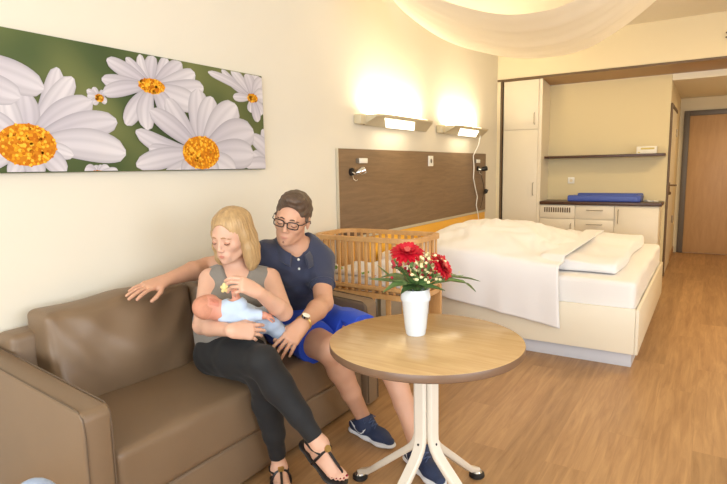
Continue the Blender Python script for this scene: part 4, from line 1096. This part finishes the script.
    def hem(F):
        for h, k, a, f in ((hipR, knR, aR, .74), (hipL, knL, aL, .76)):
            c = h+(k-h)*f; F.apply(rc(c+a*.032, c+a*.2, .12, .12), .004, 's') if 0 else None
            # remove a disc-shaped region past the hem
            e = lambda X, Y, Z, c=c, a=a: np.maximum(-((X-c[0])*a[0]+(Y-c[1])*a[1]+(Z-c[2])*a[2]), np.sqrt((X-c[0])**2+(Y-c[1])**2+(Z-c[2])**2)-.17).astype(np.float32)
            F.apply((e, c-.18, c+.18), .003, 's')
        F.cut((0, 0, 1), .64)
    sdf_mesh('shorts', sh+[(rc(hipR+(knR-hipR)*.5, hipR+(knR-hipR)*.82, .098, .092), .02, 'u'), (rc(hipL+(knL-hipL)*.5, hipL+(knL-hipL)*.84, .098, .092), .02, 'u')], .0045, M['shorts'], t, None, wr_noise(.003, 22, 3), [hem], grow=.006)
    # hair
    hs = [(hd.e((0, -.016, .040), (.0815, .102, .093)), .01, 'u'), (hd.e((.0, .045, .104), (.05, .045, .027)), .04, 'u'), (hd.c((-.075, .022, .01), (-.077, .022, -.02), .008), .01, 'u'), (hd.c((.075, .022, .01), (.077, .022, -.02), .008), .01, 'u')]
    def hc(F):
        # hairline plane: front high, nape low
        k = hd.R@V3(0, .85, -1.0); p0 = hd.p(0, .045, .022)
        F.cut(k/np.linalg.norm(k), float(k@p0)/np.linalg.norm(k))
        F.apply(hd.e((0, .105, .010), (.066, .075, .068)), .006, 's')
        for s in (-1, 1): F.apply(hd.e((s*.085, .0, -.008), (.02, .026, .036)), .006, 's')
    def hn(X, Y, Z): return .0016*np.sin(150*X+60*Z)*np.sin(130*Y+90*Z)+.0016*np.sin(90*X-70*Y+140*Z)
    sdf_mesh('hair', hs, .0035, M['hairM'], t, None, hn, [hc])
    eyes(t, hd, M['browM'], 1.0, True); mouth(t, hd, .026, .0960, M['lid'], .005, M['lipsM'], .0028)
    part(MB().ell(hd.p(0, .0895, -.090), (.0062, .0062, .0075), 12, 8), 'goatee', M['stubble'], t)
    # glasses
    g = MB(); 
    for s in (-1, 1):
        P = []
        for q in np.linspace(0, 2*PI, 25)[:-1]:
            cx, sx = math.cos(q), math.sin(q); ex = .55
            xx = s*.0325+.0245*math.copysign(abs(cx)**ex, cx); P.append(hd.p(xx, .108-2.6*xx*xx, -.001+.0155*math.copysign(abs(sx)**ex, sx)))
        g.tube(P, .0026, 8, closed=True)
        g.tube([hd.p(s*.057, .099, .008), hd.p(s*.070, .084, .008), hd.p(s*.082, .02, .010), hd.p(s*.083, -.012, .006), hd.p(s*.083, -.03, -.012)], .0024, 8)
    g.tube([hd.p(-.0085, .108, .004), hd.p(0, .113, .008), hd.p(.0085, .108, .004)], .0022, 8)
    part(g, 'glasses', M['black'], t)
    # watch
    ax = unit(wrL-elL); c = wrL-ax*.012; u = unit(np.cross(ax, V3(0, 0, 1))); w = np.cross(u, ax); w = w if w[2] > 0 else -w
    wt = part(MB().tube([c+u*.034*math.cos(q)+w*.031*math.sin(q) for q in np.linspace(0, 2*PI, 29)[:-1]], .0058, 8, closed=True), 'wristwatch', M['gold'], t)
    nn = unit(w*.75+V3(.5, -.4, 0)); nn = unit(nn-ax*(nn@ax)); cc = c+nn*.036
    part(MB().tube([cc-nn*.004, cc+nn*.007], .0185, 24), 'watch_case', M['chrome'], wt); part(MB().tube([cc+nn*.007, cc+nn*.0078], .0155, 24), 'watch_dial', M['white'], wt)
    # shoes
    for an, d in ((anR, tR), (anL, tL)): shoe(an, d, t)
    return t

def eyes(t, H, bm_, sc, open_):
    for s in (-1, 1):
        e = MB(); e.ell(H.p(s*.032, .0785, -.0045), (.0137, .0137, .0137), 16, 12)
        ey = part(e, 'eyelid', M['lid'], t)
        # lash line: arc across the closed / lowered lid
        P = [H.p(s*.032+.0145*math.cos(q), .0785+.0148*math.sin(q)*.97, -.0095+(.004*abs(math.cos(q)))) for q in np.linspace(.25, PI-.25, 11)]
        part(MB().tube(P, .0014, 6), 'lash_line', M['lash'], ey)
        B = [H.p(s*(.012+.040*k), .0935-.022*k*k+(.001), .017+.007*math.sin(PI*min(1, k*1.1+.1))-.004*k) for k in np.linspace(0, 1, 9)]
        part(MB().tube(B, [.0022, .0032, .0036, .0036, .0034, .003, .0026, .002, .0012], 6), 'eyebrow', bm_, t)

def mouth(t, H, w, y0, col, smile, lipm, lr):
    for dz, k, nm in ((.0030, .95, 'upper_lip'), (-.0042, .85, 'lower_lip')):
        P = [H.p(w*k*q, y0-.0005-.008*q*q, -.0675+smile*q*q+dz*(1-abs(q)**1.5)) for q in np.linspace(-1, 1, 13)]
        part(MB().tube(P, [lr*max(.15, (1-q*q)**.6) for q in np.linspace(-1, 1, 13)], 8), nm, lipm, t)
    P = [H.p(w*q, y0+.0022-.008*q*q, -.0675+smile*q*q) for q in np.linspace(-1, 1, 11)]
    part(MB().tube(P, [.0004, .0009, .0012, .0013, .0013, .0013, .0013, .0013, .0012, .0009, .0004], 6), 'mouth', col, t)

def shoe(an, d, t):
    d = unit(d); u = V3(0, 0, 1); s = np.cross(d, u); h = V3(an[0], an[1], 0)
    P = lambda f, q, z: h+d*f+s*q+u*z
    up = [(rc(P(-.045, 0, .05), P(.02, 0, .055), .040, .042), .02, 'u'), (rc(P(.02, 0, .055), P(.13, 0, .040), .042, .034, (u, .9)), .03, 'u'), (rc(P(.12, 0, .038), P(.185, .004, .034), .040, .026, (u, .72)), .03, 'u'),
          (rc(P(-.03, 0, .06), P(-.03, 0, .105), .042, .040), .02, 'u'), (rc(P(.02, 0, .07), P(.01, 0, .105), .042, .042), .03, 'u')]
    def c(F):
        F.cut((0, 0, -1), -.022); F.cut(tuple(unit(V3(-d[0]*.5, -d[1]*.5, 1))), float(unit(V3(-d[0]*.5, -d[1]*.5, 1))@P(0, 0, .098)))
    us = sdf_mesh('shoe', up, .004, M['shoe'], t, None, None, [c])
    so = [(rc(P(-.048, 0, .018), P(.05, 0, .016), .044, .042, (u, .42)), .01, 'u'), (rc(P(.05, 0, .016), P(.14, 0, .015), .042, .046, (u, .38)), .02, 'u'), (rc(P(.14, 0, .015), P(.188, .004, .018), .044, .031, (u, .40)), .02, 'u')]
    sdf_mesh('shoe_sole', so, .004, M['sole'], us, None, None, [lambda F: F.cut((0, 0, -1), 0.0)])
    # curved tick mark on both flanks
    for sd in (-1, 1):
        pts = [(-.048, .078, .0015), (-.030, .068, .005), (-.010, .057, .0085), (.012, .048, .012), (.034, .046, .012), (.050, .053, .007), (.062, .068, .001)]
        V = []
        for f_, z_, w_ in pts:
            q = sd*(.0475-.06*max(0, f_-.02)-.30*max(0, z_-.06)); V += [P(f_, q, z_+w_), P(f_, q, z_-w_*.9)]
        mb = MB(); mb.add(V, [(2*k, 2*k+1, 2*k+3, 2*k+2) for k in range(6)]); mb.add([v+s*sd*.002 for v in V], [(2*k, 2*k+2, 2*k+3, 2*k+1) for k in range(6)])
        part(mb, 'side_mark', M['sole'], us)
    lc = MB()
    for k in range(5):
        f_ = .045+.018*k; z_ = .110-.0085*k-.0012*k*k; w_ = .022-.001*k
        lc.tube([P(f_, -w_, z_-.008), P(f_+.006, 0, z_), P(f_, w_, z_-.008)], .0026, 6)
        lc.tube([P(f_, -w_, z_-.008), P(f_+.012, 0, z_-.002), P(f_+.02, w_, z_-.014)], .0022, 6)
    lc.tube([P(.035, 0, .1), P(.02, -.03, .112), P(.045, -.045, .10), P(.04, -.008, .101)], .0022, 6).tube([P(.035, 0, .1), P(.03, .03, .115), P(.055, .042, .095), P(.042, .005, .1)], .0022, 6)
    part(lc, 'laces', M['lace'], us)

# ---- the woman
def build_woman():
    neck, shR, shL = V3(-1.815, 1.735, .925), V3(-1.865, 1.625, .875), V3(-1.675, 1.815, .862)
    elR, wrR = V3(-1.765, 1.485, .712), V3(-1.54, 1.44, .735)
    elL, wrL = V3(-1.50, 1.70, .752), V3(-1.47, 1.52, .880)
    hipR, hipL = V3(-1.84, 1.615, .535), V3(-1.81, 1.745, .525)
    knT, anT = V3(-1.455, 1.515, .600), V3(-1.235, 1.575, .285)   # crossed leg on top (her right)
    knB, anB = V3(-1.50, 1.565, .505), V3(-1.505, 1.635, .100)
    pel = (hipR+hipL)/2+V3(-.01, 0, .02); waist = V3(-1.84, 1.69, .66); chest = V3(-1.80, 1.72, .79)
    t = thing('person', 'blonde woman in grey tank top and black leggings holding the baby', 'person', (pel[0], pel[1], .44))
    sx = unit((shL-shR)*V3(1, 1, 0)); n = unit(V3(sx[1], -sx[0], 0)); n = n if n[0] > 0 else -n
    tors = [(rc(pel+sx*.02, waist, .128, .115, (n, .78)), .03, 'u'), (rc(waist, chest, .115, .130, (n, .72)), .05, 'u'), (rc(chest, neck-V3(0, 0, .05), .105, .055, (n, .7)), .05, 'u'),
            (rc(shR+(neck-shR)*.12-V3(0, 0, .012), shL+(neck-shL)*.12-V3(0, 0, .012), .046), .05, 'u'),
            (el(chest+n*.085+sx*.07-V3(0, 0, .005), (.06, .06, .058)), .035, 'u'), (el(chest+n*.085-sx*.07-V3(0, 0, .005), (.06, .06, .058)), .035, 'u')]
    belly = [(el(waist+n*.05-V3(0, 0, .03), (.10, .10, .09)), .05, 'u')]
    arms = [(rc(shR, elR, .046, .038), .02, 'u'), (rc(shL, elL, .046, .037), .02, 'u'),
            (rc(elR, elR+(wrR-elR)*.3, .038, .038), .01, 'u'), (rc(elR+(wrR-elR)*.3, wrR, .038, .024), .01, 'u'),
            (rc(elL, elL+(wrL-elL)*.3, .037, .037), .01, 'u'), (rc(elL+(wrL-elL)*.3, wrL, .037, .023), .01, 'u')]
    def leg(h, k, a, cb):
        m = k+(a-k)*.3+V3(*cb)*.014
        return [(rc(h, h+(k-h)*.5, .094, .082), .03, 'u'), (rc(h+(k-h)*.5, k, .082, .060), .03, 'u'), (rc(k, m, .058, .057), .02, 'u'), (rc(m, k+(a-k)*.65, .057, .042), .02, 'u'), (rc(k+(a-k)*.65, a, .037, .029), .02, 'u')]
    legT = leg(hipR, knT, anT, (-.7, .3, -.5)); legB = leg(hipL, knB, anB, (-.9, .4, 0))
    hd = Frame(V3(-1.775, 1.685, 1.070), V3(.17, -.88, -.22), V3(-.02, -.06, 1), .06, .97)
    neckp = [(rc(neck-V3(0, 0, .04), hd.p(0, -.025, -.035), .048, .046), .03, 'u')]
    hR = hand_prims(wrR, V3(.42, .82, -.20), V3(.70, -.45, .35), -1, .92, curl=(.25, .35, .2), spread=.10, thout=.45)
    hL = hand_prims(wrL, V3(-.20, -.80, .50), V3(.80, .0, .45), 1, .92, curl=(.65, .6, .3), spread=.10, thout=.35, tcurl=.3)
    tT = unit(V3(.46, -.02, -.27)); uT = V3(.5, -.15, .85)
    fT, nT = foot_prims(anT+V3(.0, 0, 0), tT, uT, -1, .87); tB = unit(V3(.80, -.60, 0))
    fB, nB = foot_prims(V3(anB[0], anB[1], .072), tB, V3(0, 0, 1), 1, .87)
    prims = tors+belly+arms+legT+legB+neckp+head_prims(hd, True)+hR+hL+fT+fB
    def pick(C):
        x, y, z = hd.loc(C).T; r = np.zeros(len(C), int)
        return r
    sdf_mesh('body', prims, .0040, [M['skinW'], M['lips']], t, pick)
    # tank top
    def tc(F):
        F.apply(rc(neck+V3(0, 0, .0), neck+V3(0, 0, .12), .072, .09), .006, 's')
        F.apply(rc(neck+n*.10+V3(0, 0, .03)+sx*.012, chest+n*.14+V3(0, 0, .085)+sx*.008, .078, .050), .012, 's')
        for s, q in ((shR, -1), (shL, 1)): F.apply(rc(s+sx*q*.045+V3(0, 0, .06), s+sx*q*.048-V3(0, 0, .04), .058, .05), .006, 's')
        F.cut((0, 0, -1), -.50)
    sdf_mesh('tank_top', tors+belly+[(rc(pel-V3(0, 0, .02)+sx*.02, waist, .138, .125, (n, .82)), .04, 'u')], .0042, M['tank'], t, None, wr_noise(.0026, 30, 2), [tc], grow=.011)
    # leggings, one garment over both legs
    def lc(F):
        for a, ax in ((anT, unit(anT-knT)), (anB, unit(anB-knB))):
            c = a-ax*.028
            e = lambda X, Y, Z, c=c, ax=ax: np.maximum(-((X-c[0])*ax[0]+(Y-c[1])*ax[1]+(Z-c[2])*ax[2]), np.sqrt((X-c[0])**2+(Y-c[1])**2+(Z-c[2])**2)-.10).astype(np.float32)
            F.apply((e, c-.11, c+.11), .003, 's')
        F.cut((0, 0, 1), .68)
    sdf_mesh('leggings', [(rc(pel+sx*.02, pel+V3(0, 0, .03)+sx*.02, .130, .125, (n, .8)), .02, 'u')]+legT+legB, .0042, M['leggings'], t, None, wr_noise(.0008, 34, 5), [lc], grow=.005)
    # hair
    G = hd
    hs = [(G.e((0, -.014, .040), (.0785, .101, .092)), .01, 'u')]
    def lock(pts, r):
        for i in range(len(pts)-1): hs.append((rc(pts[i], pts[i+1], r[i], r[i+1]), .03, 'u'))
    L_ = lambda a, b, c: G.p(a, b, c)
    lock([L_(.045, .005, .07), L_(.066, .0, .0), L_(.078, -.0, -.06), L_(.080, .0, -.10), L_(.078, .0, -.14), L_(.074, .0, -.165)], (.022, .020, .021, .020, .014, .006))
    lock([L_(.035, -.05, .06), L_(.058, -.05, -.02), L_(.074, -.04, -.07), L_(.078, -.03, -.12), L_(.078, -.02, -.16)], (.04, .032, .028, .024, .009))
    lock([L_(.0, -.085, .05), L_(.02, -.09, -.03), L_(.03, -.085, -.10), L_(.035, -.075, -.17)], (.045, .036, .030, .012))
    lock([L_(-.045, -.06, .05), L_(-.058, -.06, -.02), L_(-.055, -.05, -.09), L_(-.05, -.04, -.15)], (.04, .030, .024, .010))
    lock([L_(-.047, .02, .066), L_(-.071, .020, .01), L_(-.078, .022, -.05), L_(-.070, .03, -.105), L_(-.06, .035, -.15)], (.018, .012, .012, .011, .005))
    lock([L_(-.055, -.02, .06), L_(-.074, -.015, -.01), L_(-.077, -.01, -.07), L_(-.070, -.0, -.14)], (.028, .018, .016, .007))
    def hc(F):
        F.apply(G.e((.002, .100, -.042), (.064, .082, .122)), .008, 's')
        F.apply(G.c((0, .16, -.12), (0, .07, -.16), .05, .04), .01, 's')
    def hn(X, Y, Z):
        x = (X-G.o[0])*G.R[0, 0]+(Y-G.o[1])*G.R[1, 0]+(Z-G.o[2])*G.R[2, 0]; y = (X-G.o[0])*G.R[0, 1]+(Y-G.o[1])*G.R[1, 1]+(Z-G.o[2])*G.R[2, 1]
        a = np.arctan2(y, x); return .0010*np.sin(38*a+5*Z)+.0008*np.sin(71*a+9*Z)
    sdf_mesh('hair', hs, .0035, M['hairW'], t, None, hn, [hc])
    eyes(t, hd, M['browW'], .95, False); mouth(t, hd, .021, .0960, M['lid'], .001, M['lips'], .0036)
    # nails
    nm = MB()
    # sandals
    for an, d, u, nl, sd in ((anT, tT, uT, nT, -1), (V3(anB[0], anB[1], .072), tB, V3(0, 0, 1), nB, 1)):
        d = unit(d); u = unit(u-d*(u@d)); s = np.cross(d, u); sc = .87; h = an-u*.07*sc; P = lambda f_, q, z: h+d*f_*sc+s*q*sc+u*z*sc
        so = [(rc(P(-.05, 0, -.006), P(.03, 0, -.006), .036, .034, (u, .18)), .01, 'u'), (rc(P(.03, 0, -.006), P(.12, 0, -.006), .034, .043, (u, .16)), .02, 'u'), (rc(P(.12, 0, -.006), P(.165, sd*.01, -.006), .043, .03, (u, .18)), .02, 'u')]
        sn = sdf_mesh('sandal', so, .0035, M['strap'], t)
        st = MB()
        st.tube([P(.03, -.050, .0), P(.035, -.049, .025), P(.042, -.042, .052), P(.045, -.026, .076), P(.046, 0, .088), P(.045, .026, .076), P(.042, .042, .052), P(.035, .049, .025), P(.03, .050, .0)], .0056, 8)
        st.tube([P(.044, -.034, .070), P(.0, -.045, .066), P(-.045, -.040, .062), P(-.071, 0, .060), P(-.045, .040, .062), P(.0, .045, .066), P(.044, .034, .070)], .005, 8)
        st.tube([P(.046, 0, .088), P(.075, .004*sd, .074), P(.10, .008*sd, .060), P(.125, .013*sd, .046), P(.148, .018*sd, .030), P(.158, .0195*sd, .002)], .0056, 8)
        part(st, 'strap', M['strap'], sn)
        part(MB().tube([P(.046, 0, .086), P(.05, 0, .097)], .0135, 20), 'medallion', M['gold'], sn)
        for c, r, dd, uu, ss in nl: nm.ell(c-dd*r*.1, (r*.62, r*.62, r*.42), 8, 6)
    part(nm, 'toenails', M['nail'], t)
    return t

# ---- the baby
def build_baby():
    head = V3(-1.665, 1.425, .815); bt = V3(-1.62, 1.495, .785); bh = V3(-1.575, 1.60, .725)
    kL, kR = V3(-1.575, 1.67, .735), V3(-1.54, 1.655, .71); fL, fR = V3(-1.54, 1.745, .625), V3(-1.505, 1.73, .612)
    t = thing('baby', 'newborn baby in pale blue clothes lying in the woman\'s arms', 'baby', tuple((bt+bh)/2))
    ax = unit(bh-bt)
    H = Frame(head, V3(-.55, .45, .55), -ax+V3(0, 0, .1), 0, .40)
    # rounder baby head
    hp = [(H.e((0, -.015, .03), (.098, .118, .112)), .02, 'u'), (H.e((0, .03, -.045), (.078, .075, .07)), .05, 'u'), (H.e((.038, .07, -.05), (.04, .035, .04)), .04, 'u'), (H.e((-.038, .07, -.05), (.04, .035, .04)), .04, 'u'),
          (H.c((0, .105, -.02), (0, .122, -.04), .010, .014), .02, 'u'), (H.c((-.012, .10, -.075), (.012, .10, -.075), .013), .012, 'u'), (H.e((0, .082, -.10), (.028, .02, .02)), .02, 'u'),
          (H.e((-.1, -.01, -.02), (.024, .030, .042)), .008, 'u'), (H.e((.1, -.01, -.02), (.024, .030, .042)), .008, 'u'), (H.e((-.13, -.0, -.015), (.014, .014, .022)), .008, 's'), (H.e((.13, -.0, -.015), (.014, .014, .022)), .008, 's'),
          (H.e((-.037, .106, -.008), (.02, .012, .012)), .012, 's'), (H.e((.037, .106, -.008), (.02, .012, .012)), .012, 's')]
    torso = [(rc(bt, (bt+bh)/2, .046, .052), .03, 'u'), (rc((bt+bh)/2, bh, .052, .050), .03, 'u')]
    legs = [(rc(bh, kL, .040, .032), .02, 'u'), (rc(kL, fL, .031, .022), .015, 'u'), (rc(bh, kR, .040, .032), .02, 'u'), (rc(kR, fR, .031, .022), .015, 'u'), (rc(fL, fL+V3(.02, .01, .035), .02, .016), .01, 'u'), (rc(fR, fR+V3(.025, .01, .032), .02, .016), .01, 'u')]
    s1 = bt+V3(.02, -.01, .03); e1 = V3(-1.565, 1.515, .820); w1 = V3(-1.58, 1.508, .845)
    s2 = bt+V3(.03, .0, .015); e2 = V3(-1.55, 1.53, .775); w2 = V3(-1.505, 1.585, .765)
    arms = [(rc(s1, e1, .025, .021), .015, 'u'), (rc(e1, w1, .021, .016), .01, 'u'), (rc(s2, e2, .025, .021), .015, 'u'), (rc(e2, w2, .021, .016), .01, 'u')]
    hands = hand_prims(w1, V3(-.05, -.2, 1), V3(.8, -.5, .1), 1, .36, curl=(.5, .6, .4), spread=.12)+hand_prims(w2, V3(.35, .85, -.25), V3(.4, -.2, .8), 1, .36, curl=(.4, .5, .3), spread=.12)
    neck = [(rc(head, bt, .032, .036), .02, 'u')]
    def pick(C):
        x, y, z = H.loc(C).T; r = np.zeros(len(C), int)
        r[(np.abs(x) < .02) & (np.abs(z+.075) < .012) & (y > .10)] = 1
        r[(z > .05-.0) & (y < .085) | ((y < -.0) & (z > -.01) & (np.abs(x) < .094))] = 2
        r[(np.abs(x) > .099) & (np.abs(z+.02) < .05) & (np.abs(y+.01) < .04)] = 1
        r[np.linalg.norm(C-H.o, axis=1) > .072] = 0
        return r
    sdf_mesh('body', hp+torso+legs+arms+neck+hands, .0026, [M['skinB'], M['skinBear'], M['hairB']], t, pick)
    e = MB()
    for s in (-1, 1): e.tube([H.p(s*.037+.014*q, .0995-.01*abs(q), -.010-.003*(1-q*q)) for q in (-1, -.5, 0, .5, 1)], .0009, 5)
    part(e, 'closed_eyes', M['lash'], t)
    def c1(F):
        ax2 = unit(head-bt); F.cut(ax2, float(ax2@(bt+(head-bt)*.45)))
        for w, e_ in ((w1, e1), (w2, e2)):
            a = unit(w-e_); F.apply(rc(w+a*.012, w+a*.05, .03), .002, 's')
    sdf_mesh('shirt', torso+arms, .0028, M['onesie'], t, None, wr_noise(.0012, 60, 2), [c1], grow=.0055)
    sdf_mesh('romper', [(rc((bt+bh)/2+(bh-bt)*.1, bh, .054, .053), .03, 'u')]+legs, .0028, M['romper'], t, None, wr_noise(.0012, 60, 4), [], grow=.007)
    return t
build_man(); build_woman(); build_baby()
# the small toy in the woman's fingers
c = V3(-1.50, 1.375, .922); mb = MB()
mb.ell(c, (.010, .010, .010), 12, 8)
for k in range(5):
    a = 2*PI*k/5+.3; d = V3(.35*math.cos(a), .62*math.cos(a), math.sin(a)); mb.tube([c, c+d*.014, c+d*.019], [.007, .0065, .004], 8)
tag(mb.build('soother', M['toy'], origin=tuple(c)), 'small pale yellow soother held in the woman\'s fingers above baby', 'soother')

# top of an upholstered chair at the lower edge of the frame
cx, cy = -1.03, .445
t = thing('upholstered_chair', 'grey-blue upholstered chair whose rounded backrest peeks up before the sofa armrest', 'chair', (cx, cy, 0))
fm = mat('grey_blue_fabric', (150, 164, 186), .9)
part(MB().ell((cx, cy, .60), (.04, .085, .193), 28, 20), 'backrest', fm, t, 180)
part(MB().box((cx+.0, cy-.2, .40), (cx+.42, cy+.2, .48), .035, 4), 'seat', fm, t, 60)
for dx, dy in ((.03, -.16), (.03, .16), (.38, -.16), (.38, .16)):
    part(MB().tube([(cx+dx, cy+dy, .41), (cx+dx*1.02, cy+dy*1.05, 0)], [.016, .011], 12), 'leg', M['crib'], t)
# ------------------------------------------------------------------ light
W = bpy.data.worlds.new('sky'); scn.world = W; W.use_nodes = True
bgn = W.node_tree.nodes['Background']; bgn.inputs[0].default_value = (.80, .88, 1, 1); bgn.inputs[1].default_value = .5
def area(name, loc, tgt, sx, sy, power, col):
    ld = bpy.data.lights.new(name, 'AREA'); ld.shape = 'RECTANGLE'; ld.size = sx; ld.size_y = sy; ld.energy = power; ld.color = col
    o = bpy.data.objects.new(name, ld); o.location = loc; o.rotation_euler = (Vector(tgt)-Vector(loc)).to_track_quat('-Z', 'Y').to_euler(); COL.objects.link(o); return o
area('daylight_back_window', (.1, YB-.2, 1.6), (.1, 0, 1.5), 3.5, 1.6, 150, (.88, .94, 1))
area('added_side_fill', (XR+.2, .5, 1.6), (0, .5, 1.5), 3.3, 1.6, 98, (.88, .94, 1))  # added soft fill from the right, placed outside the invented side window
def ceiling_lamp(x, y, z, r, label, power):
    t = thing('ceiling_lamp', label, 'lamp', (x, y, z))
    part(MB().lathe([(0, -.002), (r+.02, -.002), (r+.02, -.03), (r, -.035)], x, y, 40, z0=z), 'lamp_ring', M['steel'], t)
    part(MB().lathe([(r, -.034), (r*.8, -.06), (r*.4, -.075), (0, -.08)], x, y, 40, z0=z), 'diffuser', M['lampglow'], t)
    ld = bpy.data.lights.new('bulb', 'AREA'); ld.shape = 'DISK'; ld.size = 2*r; ld.energy = power; ld.color = (1, .74, .40)
    lo = bpy.data.objects.new('bulb', ld); COL.objects.link(lo); lo.parent = t; lo.location = (0, 0, -.09)
ceiling_lamp(.9, 5.4, CZ, .2, 'round ceiling lamp over the right side of the room', 34)
ceiling_lamp(.45, 8.3, 2.30, .12, 'round ceiling lamp in the passage', 6)
